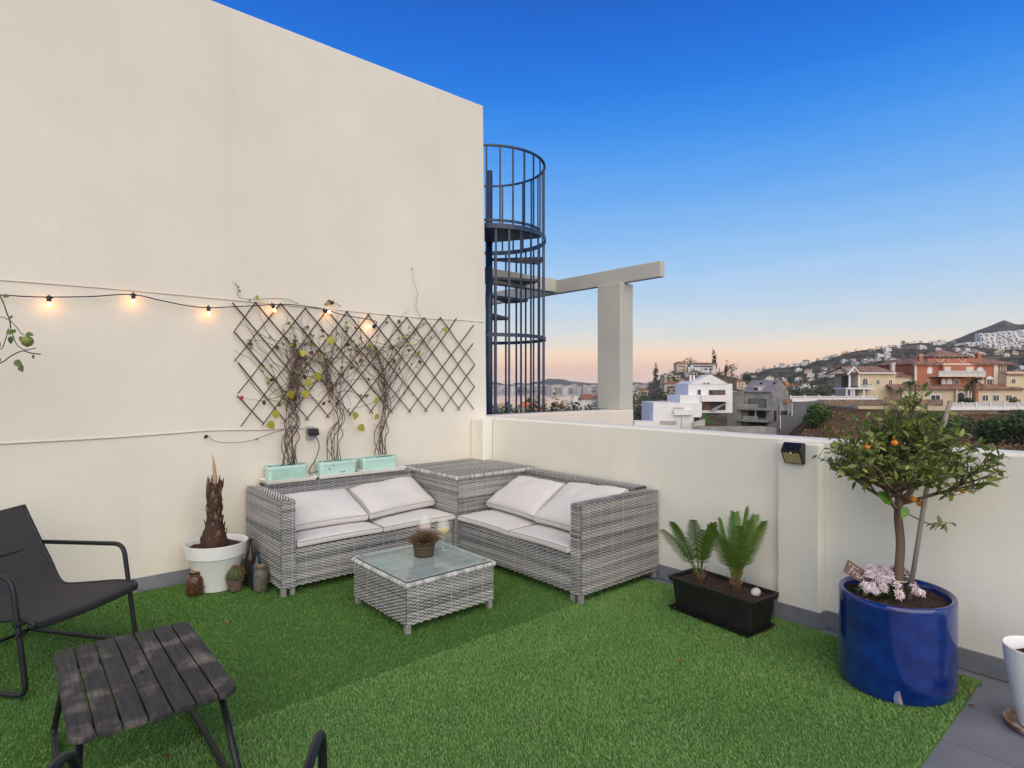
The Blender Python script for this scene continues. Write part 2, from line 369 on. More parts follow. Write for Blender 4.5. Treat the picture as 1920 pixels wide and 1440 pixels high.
def wbox(name, parent, x0, x1, y0, y1, z0, z1, faces, bevel=0.006):
    m = MB(); m.box(x0 + 0.003, x1 - 0.003, y0 + 0.003, y1 - 0.003, z0 + 0.002, z1 - 0.003)
    W, Dp, Hh = x1 - x0, y1 - y0, z1 - z0; e = 0.001
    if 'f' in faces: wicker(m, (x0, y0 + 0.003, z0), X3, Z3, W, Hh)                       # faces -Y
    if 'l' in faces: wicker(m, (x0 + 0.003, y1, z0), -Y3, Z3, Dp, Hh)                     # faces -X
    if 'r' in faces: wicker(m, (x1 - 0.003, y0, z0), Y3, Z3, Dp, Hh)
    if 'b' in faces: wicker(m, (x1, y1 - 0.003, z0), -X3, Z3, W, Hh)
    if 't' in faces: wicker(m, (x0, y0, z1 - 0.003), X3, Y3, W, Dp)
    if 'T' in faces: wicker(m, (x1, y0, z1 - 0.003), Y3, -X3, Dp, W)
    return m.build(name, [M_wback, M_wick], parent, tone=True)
M_leg = mat('grey_leg_plastic', (0.26, 0.26, 0.265), 0.5, 0.08, 30)
def legs(parent, pts, h=0.05, s=0.017):
    for (x, y) in pts:
        m = MB(); m.box(x - s, x + s, y - s, y + s, -0.012, h + 0.004); m.build('leg', M_leg, parent, bevel=0.003)
# left sofa, along the tall wall
B0, ARM, BK, ST = 0.05, 0.672, 0.692, 0.318
sl = thing('wicker_sofa', 'grey wicker sofa along the tall wall with mint planters on its back', 'sofa', (2.2, 4.6, 0))
wbox('armrest', sl, 1.472, 1.572, 4.19, 4.995, B0, ARM, 'flT')
wbox('backrest', sl, 1.576, 2.945, 4.865, 4.995, 0.30, BK, 'ft')
wbox('seat_base', sl, 1.578, 2.943, 4.205, 4.86, B0, 0.283, 'f')
wbox('seat_lid', sl, 1.578, 2.943, 4.198, 4.86, 0.287, ST, 'ft')
legs(sl, [(1.492, 4.212), (1.558, 4.222), (2.92, 4.225), (1.492, 4.96), (2.92, 4.96)])
# right sofa, along the parapet
sr = thing('wicker_sofa', 'grey wicker sofa standing along the low parapet', 'sofa', (3.4, 3.4, 0))
wbox('armrest', sr, 2.975, 3.855, 2.722, 2.822, B0, ARM, 'flT')
wbox('backrest', sr, 3.70, 3.855, 2.826, 4.125, 0.30, BK, 'lT')
wbox('seat_base', sr, 2.985, 3.696, 2.828, 4.123, B0, 0.283, 'l')
wbox('seat_lid', sr, 2.976, 3.696, 2.828, 4.123, 0.287, ST, 'lT')
legs(sr, [(2.995, 2.744), (2.998, 2.815), (3.83, 2.744), (3.005, 4.10), (3.83, 4.10)])
# corner storage box
cb = thing('wicker_storage_box', 'grey wicker storage box with a lid in the corner between the sofas', 'storage box', (3.39, 4.56, 0))
wbox('box_body', cb, 2.957, 3.835, 4.137, 4.99, B0, 0.668, 'fl')
m = MB(); wz = 0.712
m.box(2.948, 3.838, 4.130, 4.995, 0.674, wz - 0.006); wicker(m, (2.94, 4.122, wz - 0.006), X3, Y3, 0.9, 0.875)
for (O, Ud, L) in (((2.944, 4.122, 0), X3, 0.896), ((2.942, 4.997, 0), -Y3, 0.875)):        # wrapped rim
    O = Vector(O); k = int(L / 0.011); nn = Ud.cross(Z3)
    for i in range(k):
        p = O + Ud * (i + 0.5) * L / k + Z3 * 0.690 ; t = random.uniform(.25, .85)
        m.tube([p - Ud * 0.0052, p - Ud * 0.003, p + Ud * 0.003, p + Ud * 0.0052], [0.017, 0.0195, 0.0195, 0.017], 8, 1, tone=t)
m.build('lid', [M_wback, M_wick], cb, tone=True)
legs(cb, [(2.98, 4.16), (3.81, 4.16), (2.98, 4.96), (3.81, 4.96)])
# coffee table
ct = thing('wicker_coffee_table', 'square grey wicker coffee table with a glass top', 'coffee table', (2.155, 3.425, 0))
tx0, tx1, ty0, ty1 = 1.815, 2.495, 3.072, 3.777
wbox('table_body', ct, tx0 + 0.006, tx1 - 0.006, ty0 + 0.006, ty1 - 0.006, 0.045, 0.272, 'flr')
m = MB(); m.box(tx0 + 0.012, tx1 - 0.012, ty0 + 0.012, ty1 - 0.012, 0.276, 0.300); wicker(m, (tx0 + 0.02, ty0 + 0.02, 0.300), X3, Y3, tx1 - tx0 - 0.04, ty1 - ty0 - 0.04)
for (O, Ud, L) in (((tx0, ty0, 0), X3, tx1 - tx0), ((tx0, ty1, 0), -Y3, ty1 - ty0), ((tx1, ty0, 0), Y3, ty1 - ty0), ((tx1, ty1, 0), -X3, tx1 - tx0)):
    O = Vector(O); k = int(L / 0.0125)
    for i in range(k):
        p = O + Ud * (i + 0.5) * L / k + Z3 * 0.289; t = random.uniform(.3, .9)
        m.tube([p - Ud * 0.006, p - Ud * 0.0035, p + Ud * 0.0035, p + Ud * 0.006], [0.0135, 0.0158, 0.0158, 0.0135], 8, 1, tone=t)
m.build('table_rim', [M_wback, M_wick], ct, tone=True)
M_glass = mat('table_glass', (0.62, 0.80, 0.74), 0.05, alpha=0.30, spec=0.7, coat=0.5)
m = MB(); m.box(tx0 + 0.004, tx1 - 0.004, ty0 + 0.004, ty1 - 0.004, 0.3095, 0.3145); m.build('glass_top', M_glass, ct, bevel=0.0015)
M_cu = mat('copper_pad', (0.42, 0.27, 0.17), 0.35, metal=0.7)
for x in (tx0 + 0.045, tx1 - 0.045):
    for y in (ty0 + 0.045, ty1 - 0.045):
        m = MB(); m.lathe([(0.001, 0.0185), (0.012, 0.018), (0.0135, 0.015)], (x, y, 0.2995), 20, cap0=True); m.build('suction_pad', M_cu, ct, smooth=True)
M_alu = mat('brushed_plate', (0.72, 0.73, 0.74), 0.3, metal=0.9)
p = onY(856, 1112, ty0); m = MB(); m.box(p.x - 0.022, p.x + 0.022, ty0 - 0.004, ty0 + 0.006, p.z - 0.008, p.z + 0.008); m.build('name_plate', M_alu, ct, bevel=0.001)
legs(ct, [(tx0 + 0.025, ty0 + 0.025), (tx1 - 0.025, ty0 + 0.025), (tx0 + 0.025, ty1 - 0.025), (tx1 - 0.025, ty1 - 0.025)], 0.045)

# ================================================================== CUSHIONS
M_cush = mat('off_white_cushion', (0.66, 0.655, 0.64), 0.95, 0.03, 3.5, 0.25, 220, spec=0.15, sheen=0.2, bdist=0.0015)
M_pipe = mat('cushion_piping', (0.46, 0.42, 0.39), 0.9, 0.06, 20)
def cushion(label, c, T, puff=1.0, wrinkle=0.006, seed=0, sag=0.0, group=None):
    """c: four corners of the mid surface, front-left, front-right, back-right, back-left"""
    c = [Vector(p) for p in c]; n1, n2 = 26, 20; m = MB()
    nrm = (c[1] - c[0]).cross(c[3] - c[0]).normalized()
    def P(s, t):
        k = 0.035 * (s * s * t * t)                                     # corners drawn in
        a, b = (s + 1) / 2, (t + 1) / 2
        a, b = a + (0.5 - a) * (0.03 * (1 - t * t)), b + (0.5 - b) * (0.04 * (1 - s * s))
        return (c[0] * (1 - a) + c[1] * a) * (1 - b) + (c[3] * (1 - a) + c[2] * a) * b
    E = 0.40 * T
    def hgt(s, t, sd):
        e = max(0, (1 - abs(s) ** 3)) * max(0, (1 - abs(t) ** 3))
        h = E + (T * puff - E) * (e ** 0.42)
        p = P(s, t)
        wv = wrinkle * (noise.noise((p.x * 6 + seed, p.y * 6, sd)) + 0.5 * noise.noise((p.x * 15, p.y * 13 + seed, sd + 4)))
        return h + wv * (e ** 0.3) - sag * e
    ss = [math.sin(math.pi / 2 * (2 * i / n1 - 1)) ** 1 for i in range(n1 + 1)]; tt = [math.sin(math.pi / 2 * (2 * i / n2 - 1)) for i in range(n2 + 1)]
    top = [P(s, t) + nrm * hgt(s, t, 1) for t in tt for s in ss]; bot = [P(s, t) - nrm * min(E + 0.2 * (hgt(s, t, 2) - E), E * 1.2) for t in tt for s in ss]
    W = n1 + 1; fs = []
    for j in range(n2):
        for i in range(n1):
            a = j * W + i; fs.append((a, a + 1, a + W + 1, a + W)); a += W * (n2 + 1); fs.append((a, a + W, a + W + 1, a + 1))
    ring = [i for i in range(W)] + [j * W + n1 for j in range(1, n2 + 1)] + [n2 * W + i for i in range(n1 - 1, -1, -1)] + [j * W for j in range(n2 - 1, 0, -1)]
    o = W * (n2 + 1); k = len(ring)
    m.add(top + bot, fs)
    # bulged side band
    mid = []
    for q in range(k):
        a, b = top[ring[q]], bot[ring[q]]; ce = (c[0] + c[1] + c[2] + c[3]) / 4; out = (a - ce); out -= nrm * out.dot(nrm); mid.append((a + b) / 2 + out.normalized() * 0.008)
    m.add([top[r] for r in ring] + mid + [bot[r] for r in ring], [(q, q + k, (q + 1) % k + k, (q + 1) % k) for q in range(k)] + [(q + k, q + 2 * k, (q + 1) % k + 2 * k, (q + 1) % k + k) for q in range(k)])
    ob = m.build('cushion', M_cush, smooth=True, angle=75)
    for pts in ([top[r] for r in ring], [bot[r] for r in ring]):
        pm = MB(); pm.tube(pts, 0.0042, 6, closed=True); pm.build('piping', M_pipe, ob, smooth=True)
    return tag(ob, label, 'cushion', group)
def flat(x0, x1, y0, y1, z): return [(x0, y0, z), (x1, y0, z), (x1, y1, z), (x0, y1, z)]
T1 = 0.042
cushion('off-white seat cushion on the left sofa next to its wicker armrest', flat(1.585, 2.252, 4.178, 4.85, 0.349), T1, 1.0, 0.005, 1)
cushion('off-white seat cushion on the left sofa nearest the corner box', flat(2.268, 2.945, 4.172, 4.85, 0.349), T1, 1.0, 0.005, 2)
cushion('off-white seat cushion on the right sofa nearest the corner box', [(2.945, 4.118, 0.349), (2.945, 3.462, 0.345), (3.69, 3.462, 0.349), (3.69, 4.118, 0.349)], T1, 1.0, 0.005, 3)
cushion('off-white seat cushion on the right sofa next to its wicker armrest', [(2.948, 3.448, 0.345), (2.948, 2.830, 0.347), (3.69, 2.830, 0.349), (3.69, 3.448, 0.349)], T1, 1.0, 0.005, 4)
T2 = 0.055
cushion('off-white back cushion slumped beside the armrest of the left sofa', [(1.60, 4.385, 0.420), (2.222, 4.365, 0.420), (2.255, 4.845, 0.555), (1.635, 4.845, 0.565)], T2, 1.5, 0.014, 5)
cushion('off-white back cushion of the left sofa leaning against the corner box', [(2.235, 4.335, 0.430), (2.925, 4.465, 0.430), (2.905, 4.845, 0.60), (2.285, 4.845, 0.555)], T2, 1.5, 0.014, 6)
cushion('off-white back cushion of the right sofa leaning beside the corner box', [(3.25, 4.105, 0.425), (3.20, 3.425, 0.425), (3.63, 3.50, 0.628), (3.64, 4.09, 0.622)], T2, 1.5, 0.013, 7)
cushion('off-white back cushion of the right sofa lying over towards its armrest', [(3.175, 3.40, 0.427), (3.145, 2.84, 0.425), (3.64, 2.842, 0.668), (3.64, 3.46, 0.640)], T2, 1.5, 0.016, 8)

# ================================================================== ON THE COFFEE TABLE
GZ = 0.3147
M_bask = attr_mat('brown_basket', [(0.0, (0.02, 0.014, 0.010)), (0.5, (0.075, 0.05, 0.033)), (1.0, (0.17, 0.125, 0.085))], 0.8, noise_amt=0.2, nscale=60)
bc = onZ(795, 1041, GZ)
bk = thing('basket_planter', 'small brown woven basket with dried heather on the coffee table', 'plant basket', bc)
m = MB(); m.lathe([(0.058, 0.002), (0.066, 0.05), (0.072, 0.098), (0.066, 0.098), (0.06, 0.07)], bc, 28, cap0=True, tone=0.1)
for j in range(11):
    z = 0.006 + j * 0.0085; r0 = 0.0605 + 0.0125 * z / 0.1; pts = []
    for i in range(72):
        q = 2 * math.pi * i / 72; r = r0 + 0.0028 * math.sin(q * 18 + j * math.pi); pts.append((bc.x + r * math.cos(q), bc.y + r * math.sin(q), bc.z + z + 0.002 * noise.noise((q * 2, j, 0))))
    m.tube(pts, 0.0042, 5, closed=True, tone=U(.25, .95))
for j in range(2):
    m.tube([(bc.x + 0.0745 * math.cos(2 * math.pi * i / 40), bc.y + 0.0745 * math.sin(2 * math.pi * i / 40), bc.z + 0.098 + 0.004 * math.sin(i * 2 + j * 3)) for i in range(40)], 0.0052, 6, closed=True, tone=.8)
m.build('basket', M_bask, bk, smooth=True, tone=True)
m = MB(); m.lathe([(0.0, 0.088), (0.066, 0.082)], bc, 20); m.build('soil', M_soil, bk)
M_heath = attr_mat('heather', [(0.0, (0.05, 0.075, 0.02)), (0.4, (0.13, 0.07, 0.035)), (1.0, (0.30, 0.16, 0.11))], 0.9, noise_amt=0.1)
m = MB()
for i in range(760):
    q = U(0, 6.283); el = math.acos(U(0.0, 1)); d = Vector((math.sin(el) * math.cos(q), math.sin(el) * math.sin(q), math.cos(el)))
    p0 = bc + Vector((0, 0, 0.088)) + Vector((d.x, d.y, 0)) * 0.045; L = U(.055, .092) * (0.75 + 0.25 * d.z)
    p1 = p0 + d * L + Vector((U(-.008, .008), U(-.008, .008), U(0, .012))); m.tube([p0, (p0 + p1) / 2 + Vector((0, 0, .004)), p1], [0.0014, 0.0028, 0.0012], 3, tone=U(0, 1), cap=False)
m.build('heather', M_heath, bk, tone=True)['kind'] = 'stuff'
M_cg = mat('clear_glass', (.92, .95, .95), 0.02, alpha=0.15, spec=0.8, coat=0.6)
M_wine = mat('white_wine', (0.72, 0.53, 0.10), 0.1, alpha=0.9, spec=.2)
M_rose = mat('pale_rose_wine', (0.80, 0.55, 0.40), 0.05, alpha=0.5)
def glass(c, label, wine, s=1.0):
    t = thing('wine_glass', label, 'wine glass', c)
    outer = [(0.036, 0.0), (0.036, 0.0015), (0.02, 0.004), (0.006, 0.009), (0.0042, 0.03), (0.004, 0.095), (0.008, 0.106), (0.026, 0.122), (0.045, 0.146), (0.047, 0.16), (0.043, 0.19), (0.035, 0.232)]
    inner = [(0.0342, 0.232), (0.0421, 0.19), (0.0460, 0.16), (0.0440, 0.1465), (0.025, 0.1235), (0.006, 0.1085), (0.0, 0.1075)]
    m = MB(); m.lathe([(0, 0)] + [(r * s, z * s) for r, z in outer + inner], c, 32); m.build('glass', M_cg, t, smooth=True)
    m = MB(); m.lathe([(0, 0.1085 * s), (0.006 * s, 0.1095 * s), (0.0248 * s, 0.1245 * s), (0.0436 * s, 0.147 * s), (0.0452 * s, 0.155 * s), (0, 0.155 * s)], c, 32); m.build('wine', wine, t, smooth=True, angle=50)
    return t
g1 = onZ(831, 1033, GZ); glass(g1, 'wine glass of pale white wine standing beside the basket', M_wine)
g2 = onZ(797, 1027, GZ); glass(g2, 'clear wine glass standing behind the heather basket', M_rose)
# ================================================================== ON THE TALL WALL
def W(x, y, off=0.02): return onY(x, y, WY - off)
# ---- trellis: every cane its own part
M_cane = mat('willow_cane', (0.075, 0.042, 0.03), 0.8, 0.3, 30, 0.3, 80, hue_obj=0.25)
tr = thing('willow_trellis', 'brown willow trellis of crossed canes fixed to the tall wall', 'trellis', W(660, 780, 0.02))
k2 = 0.28125
def c2(p): return (380 + p[0] * k2, 500 + p[1] * k2)
BACK = [((230, 860), (408, 1048)), ((236, 640), (556, 1036)), ((208, 432), (706, 1022)), ((198, 240), (845, 1008)), ((350, 236), (990, 990)), ((518, 245), (1136, 978)), ((685, 280), (1268, 974)),
        ((828, 288), (1388, 972)), ((958, 298), (1498, 967)), ((1098, 316), (1608, 964)), ((1232, 322), (1716, 956)), ((1358, 336), (1808, 952)), ((1473, 338), (1814, 804)), ((1583, 338), (1814, 656))]
FRONT = [((352, 238), (212, 428)), ((522, 243), (212, 630)), ((688, 272), (236, 845)), ((832, 286), (254, 1066)), ((966, 296), (398, 1058)), ((1112, 316), (546, 1036)), ((1244, 322), (686, 1024)),
         ((1364, 336), (824, 1006)), ((1478, 338), (975, 994)), ((1588, 336), (1112, 978)), ((1692, 345), (1250, 974)), ((1806, 390), (1372, 972)), ((1802, 512), (1478, 968)), ((1814, 654), (1592, 964)), ((1814, 800), (1698, 957))]
for lst, off in ((BACK, 0.026), (FRONT, 0.042)):
    for a, b in lst:
        pa, pb = W(*c2(a), off), W(*c2(b), off); m = MB(); pts = []
        for i in range(9):
            t = i / 8; p = pa.lerp(pb, t) + Vector((noise.noise((t * 3, a[0], 0)) * .006, noise.noise((t * 3, a[0], 5)) * .004, noise.noise((t * 3, a[0], 9)) * .006)); pts.append(p)
        m.tube(pts, [0.0062 - 0.0018 * i / 8 for i in range(9)], 6); m.build('cane', M_cane, tr, smooth=True)
# ---- painted-over cables
M_pcable = mat('painted_cable', (0.66, 0.60, 0.53), 0.85, 0.05, 20)
m = MB(); m.tube(bez([W(x, y, 0.003) for x, y in ((-60, 520), (0, 525), (120, 534), (250, 545), (440, 563), (640, 582), (800, 597), (860, 600), (906, 604))]), 0.0045, 6)
tag(m.build('painted_cable', M_pcable, smooth=True), 'thin cream-painted cable running along the tall wall above the trellis', 'cable')
m = MB(); m.tube(bez([W(x, y, 0.004) for x, y in ((-60, 836), (0, 832), (185, 822), (300, 814), (400, 807), (480, 806), (560, 803), (578, 806))]), 0.006, 6)
tag(m.build('painted_cable', M_pcable, smooth=True), 'beige-painted cable on the tall wall leading to the socket', 'cable')
# ---- socket, plug, cord
so = thing('wall_socket', 'grey socket on the tall wall with a black plug and hanging cord', 'socket', W(583, 813, 0))
M_sock = mat('grey_socket', (0.40, 0.40, 0.39), 0.5, 0.05, 20)
a, b = W(573, 824, 0), W(588, 799, 0)
m = MB(); m.box(a.x, b.x, WY - 0.035, WY, a.z, b.z); m.build('socket_box', M_sock, so, bevel=0.006)
a, b = W(577, 816, 0.05), W(595, 803, 0.05)
m = MB(); m.prism([(WY - 0.036, a.z + .006), (WY - 0.036, b.z), (WY - 0.075, b.z + 0.002), (WY - 0.10, a.z + 0.02), (WY - 0.09, a.z - 0.006)], 'x', a.x, b.x); m.build('plug', M_blackpl, so, bevel=0.006, recalc=True)
m = MB(); m.tube(bez([W(590, 815, 0.085), W(597, 828, 0.08), W(598, 842, 0.08), W(591, 862, 0.07), W(581, 879, 0.07), W(580, 887, 0.08), W(590, 886, 0.09), W(604, 881, 0.10)]), 0.0038, 6); m.build('cord', M_blackpl, so, smooth=True)
# ---- string lights
M_cord = mat('black_cord', (0.012, 0.013, 0.015), 0.6, 0.1, 20)
M_hold = mat('lamp_holder', (0.012, 0.02, 0.028), 0.5)
M_bulb = mat('bulb_glass', (0.9, 0.55, 0.25), 0.05, alpha=0.16, spec=.6)
M_fil = bpy.data.materials.new('lit_filament'); M_fil.use_nodes = True
bb = M_fil.node_tree.nodes['Principled BSDF']; bb.inputs['Emission Color'].default_value = (1, 0.46, 0.14, 1); bb.inputs['Emission Strength'].default_value = 42
lights = [((92, 558), (92, 568), 0), ((250, 553), (250, 564), 0), ((391, 577), (391, 588), 0), ((511, 572), (515, 582), 0.5), ((608, 583), (618, 585), 1.4), ((702, 612), (692, 612), -1.6)]
sg = thing('string_lights', 'black string of lit warm bulbs strung across the wall and trellis', 'string lights', W(250, 555, 0.06))
m = MB(); OF = 0.06
m.tube(bez([W(x, y, OF) for x, y in ((-70, 550), (0, 553), (50, 556), (92, 557), (170, 556), (246, 552), (300, 563), (350, 573), (391, 577), (440, 575), (480, 573), (511, 571), (545, 571), (580, 575), (608, 580), (645, 591), (680, 597), (705, 603), (703, 612))], 5), 0.0042, 6)
m.build('cable', M_cord, sg, smooth=True)
for (hx, hy), (bx_, by_), tilt in lights:
    hp = W(hx, hy, OF); bp = W(bx_, by_, OF); d = (bp - hp).normalized()
    m = MB(); m.tube([hp - d * 0.014, hp - d * 0.008, hp + d * 0.016, hp + d * 0.026], [0.006, 0.013, 0.0135, 0.012], 10)
    side = Vector((1, 0, 0)) if abs(d.z) > .7 else Vector((0, 0, 1))
    m.tube([hp - side * 0.022, hp + side * 0.022], 0.0055, 6); m.tube([hp - d * .013 + side * .004, hp - d * 0.024, hp - d * .013 - side * .004], 0.0022, 5)
    ho = m.build('lamp_holder', M_hold, sg, smooth=True, angle=50)
    m = MB(); c0 = hp + d * 0.024; prof = [(0.009, 0), (0.011, 0.006), (0.0155, 0.018), (0.017, 0.027), (0.014, 0.037), (0.007, 0.0435), (0.0, 0.045)]
    m.tube([c0 + d * z for r, z in prof], [max(r, 0.0005) for r, z in prof], 16); m.build('bulb', M_bulb, ho, smooth=True)
    m = MB(); m.tube([c0 + d * 0.010, c0 + d * 0.016, c0 + d * 0.024, c0 + d * .031], [0.003, 0.0085, 0.0085, 0.003], 8); m.build('filament', M_fil, ho, smooth=True)

# ---- mint planters on saucers along the sofa back
M_mint = mat('mint_plastic', (0.47, 0.70, 0.63), 0.5, 0.05, 10, hue_obj=0.03)
M_sauc = mat('white_saucer_plastic', (0.82, 0.79, 0.74), 0.5, 0.06, 12)
def trough(parent, cx, cy, z0, L, Wd, Hh, taper, mt, rim=0.012, ribs=0, name='box_body', wall=0.006, soil=0.02):
    m = MB(); n = 7
    def ringpts(l, w_, z, r=0.03):
        pts = []
        for (sx, sy, a0) in ((1, -1, -90), (1, 1, 0), (-1, 1, 90), (-1, -1, 180)):
            for k in range(n):
                q = math.radians(a0 + 90 * k / (n - 1)); pts.append((cx + sx * (l / 2 - r) + r * math.cos(q), cy + sy * (w_ / 2 - r) + r * math.sin(q), z))
        return pts
    lv = [(L - 2 * taper, Wd - 2 * taper, z0, .02), (L - 2 * taper * .3, Wd - 2 * taper * .3, z0 + Hh - 0.03, .025), (L - taper * .3 + rim, Wd - taper * .3 + rim, z0 + Hh - 0.028, .028), (L + rim, Wd + rim, z0 + Hh - .003, .028), (L + rim * .6, Wd + rim * .6, z0 + Hh, .028), (L - wall, Wd - wall, z0 + Hh - .001, .024), (L - wall - taper * .6, Wd - wall - taper * .6, z0 + Hh - soil - .03, .022)]
    rs = [ringpts(*l) for l in lv]; K = len(rs[0]); vs = [p for r in rs for p in r]
    fs = [(i * K + j, i * K + (j + 1) % K, (i + 1) * K + (j + 1) % K, (i + 1) * K + j) for i in range(len(rs) - 1) for j in range(K)] + [tuple(range(K))[::-1]]
    m.add(vs, fs)
    for i in range(ribs):
        x = cx - L / 2 + 0.03 + (L - .06) * i / (ribs - 1); m.box(x - .0022, x + .0022, cy - Wd / 2 + taper * .25 - .003, cy - Wd / 2 + taper * .5 + .006, z0 + .012, z0 + Hh - .034)
    body = m.build(name, mt, parent, smooth=True, angle=35)
    m = MB(); gx, gy = 16, 8; l2, w2 = L - wall - taper * .7, Wd - wall - taper * .7; zz = z0 + Hh - soil
    vs = [(cx + l2 * (i / gx - .5), cy + w2 * (j / gy - .5), zz + 0.010 * noise.noise((i * .7 + cx * 9, j * .7, 3)) + .004 * noise.noise((i * 2.1, j * 2.3, cx))) for j in range(gy + 1) for i in range(gx + 1)]
    m.add(vs, [(j * (gx + 1) + i, j * (gx + 1) + i + 1, (j + 1) * (gx + 1) + i + 1, (j + 1) * (gx + 1) + i) for j in range(gy) for i in range(gx)])
    m.build('soil', M_soil, parent, smooth=True)
    return body
def saucer_rect(cx, cy, z0, L, Wd, mt, name, label, cat, hh=0.016):
    m = MB(); a, b = L / 2, Wd / 2; e = 0.016
    lo = [(cx - a + e, cy - b + e, z0), (cx + a - e, cy - b + e, z0), (cx + a - e, cy + b - e, z0), (cx - a + e, cy + b - e, z0)]
    hi = [(cx - a, cy - b, z0 + hh), (cx + a, cy - b, z0 + hh), (cx + a, cy + b, z0 + hh), (cx - a, cy + b, z0 + hh)]
    ii = [(cx - a + .006, cy - b + .006, z0 + hh), (cx + a - .006, cy - b + .006, z0 + hh), (cx + a - .006, cy + b - .006, z0 + hh), (cx - a + .006, cy + b - .006, z0 + hh)]
    il = [(x, y, z0 + 0.004) for x, y, z in lo]
    m.add(lo + hi + ii + il, [(3, 2, 1, 0)] + [(i + 4 * k, (i + 1) % 4 + 4 * k, (i + 1) % 4 + 4 * k + 4, i + 4 * k + 4) for k in range(3) for i in range(4)] + [(12, 13, 14, 15)])
    return tag(m.build(name, mt, bevel=0.003, seg=2), label, cat)
VP = []
pl = [(503, 577, 'left'), (600, 670, 'middle'), (681, 745, 'right')]
LB = ['first mint-green planter box nearest the palm stump on the sofa back', 'middle mint-green planter box with dark specks on the sofa back', 'mint-green planter box nearest the corner box on the sofa back']
LS = ['white saucer under the mint planter nearest the palm stump', 'white saucer under the middle mint planter', 'white saucer under the mint planter nearest the corner box']
for i, (a, b, _) in enumerate(pl):
    xa, xb = onY(a, 870, 4.865).x, onY(b, 870, 4.865).x; cx = (xa + xb) / 2; L = xb - xa
    saucer_rect(cx + 0.015, 4.902, BK + 0.004, L + 0.10, 0.205, M_sauc, 'saucer', LS[i], 'saucer', .030)
    t = thing('planter_box', LB[i], 'planter', (cx, 4.925, BK + 0.009))
    trough(t, cx, 4.925, BK + 0.009, L, 0.125, 0.128, 0.010, M_mint, rim=0.006, ribs=24 if i == 0 else 0, soil=0.012)
    if i == 1:
        for (dx, dz) in ((-.09, .06), (-.085, .072), (.02, .03), (.035, .028), (.05, .032), (-.05, .09)):
            m = MB(); m.box(cx + dx - .004, cx + dx + .004, 4.863, 4.866, BK + .01 + dz - .003, BK + .01 + dz + .003); m.build('speck', M_soil, t)
    VP.append(cx)

# ---- climbing plants
M_stem = mat('dry_vine_stem', (0.13, 0.085, 0.068), 0.85, 0.35, 25, 0.4, 60)
M_stake = mat('pale_bamboo', (0.46, 0.33, 0.24), 0.7, 0.15, 12)
M_yleaf = mat('yellow_leaf', (0.42, 0.36, 0.03), 0.6, 0, 45, col2=(0.20, 0.20, 0.02), hue_obj=0.3)
M_gleaf = mat('small_green_leaf', (0.16, 0.22, 0.03), 0.6, 0, 8, col2=(0.28, 0.30, 0.05), hue_obj=0.25)
M_bleaf = mat('dry_brown_leaf', (0.13, 0.055, 0.03), 0.85, 0.3, 12, hue_obj=0.3)
M_red = mat('red_leaf', (0.42, 0.02, 0.03), 0.6, 0.1, 12)
def leaf_mesh(name, w_, l, fold=0.12, curl=0.15, mt=None, heart=False, n=5):
    m = MB(); vs = []
    for i in range(n + 1):
        t = i / n; wd = w_ * (math.sin(math.pi * (t ** (0.62 if heart else 0.8))) ** 0.8) if 0 < t < 1 else 0
        z = -curl * l * t * t; vs += [(-wd, l * t, z + fold * wd), (0, l * t, z), (wd, l * t, z + fold * wd)]
    fs = []
    for i in range(n):
        o = i * 3; fs += [(o, o + 1, o + 4, o + 3), (o + 1, o + 2, o + 5, o + 4)]
    m.add(vs, fs); return mesh_only(m, name, mt, smooth=True)
ME_y = leaf_mesh('leaf', .042, .095, .1, .12, M_yleaf, True); ME_g = leaf_mesh('leaf', .010, .030, .2, .2, M_gleaf); ME_b = leaf_mesh('leaf', .012, .03, .5, .5, M_bleaf); ME_r = leaf_mesh('leaf', .02, .04, .2, .1, M_red)
def face_M(p, n_, rot, s=1.0):
    """leaf lying in the plane with normal n_, tip turned by rot from straight down"""
    n_ = Vector(n_).normalized(); up = Vector((0, 0, 1)); x = up.cross(n_); x = x.normalized() if x.length > 1e-4 else Vector((1, 0, 0)); y = n_.cross(x)
    R = Matrix((x, y, n_)).transposed().to_4x4(); return Matrix.Translation(p) @ R @ Matrix.Rotation(rot, 4, 'Z') @ Matrix.Scale(s, 4)
vine_lbl = ['leafless climbing vine with big yellow leaves in the planter nearest the palm stump', 'climbing vine in the middle mint planter with a bare stake', 'climbing vine in the mint planter nearest the corner box']
TRUNK = [[(545, 866), (541, 820), (548, 790), (552, 760), (549, 725), (553, 695), (562, 668)], [(628, 858), (626, 815), (633, 780), (626, 745), (620, 715), (612, 690), (607, 662)], [(715, 848), (713, 810), (722, 775), (724, 745), (719, 715), (718, 695), (703, 650)]]
BIGL = [[(570, 664), (574, 719), (574, 739), (542, 740), (518, 777), (502, 799)], [(615, 640), (601, 708), (667, 780), (672, 805)], [(710, 753), (709, 784), (837, 622)]]
SPREAD = [((430, 575), (620, 760)), ((500, 575), (720, 790)), ((600, 575), (850, 790))]
def wander(p, d, n, step, jit, grav=0.0):
    pts = [Vector(p)]; d = Vector(d).normalized()
    for i in range(n):
        d = (d + Vector((U(-jit, jit), U(-jit, jit) * .35, U(-jit, jit) - grav))).normalized(); q = pts[-1] + d * step
        q.y = min(max(q.y, WY - 0.16), WY - 0.014); pts.append(q)
    return pts
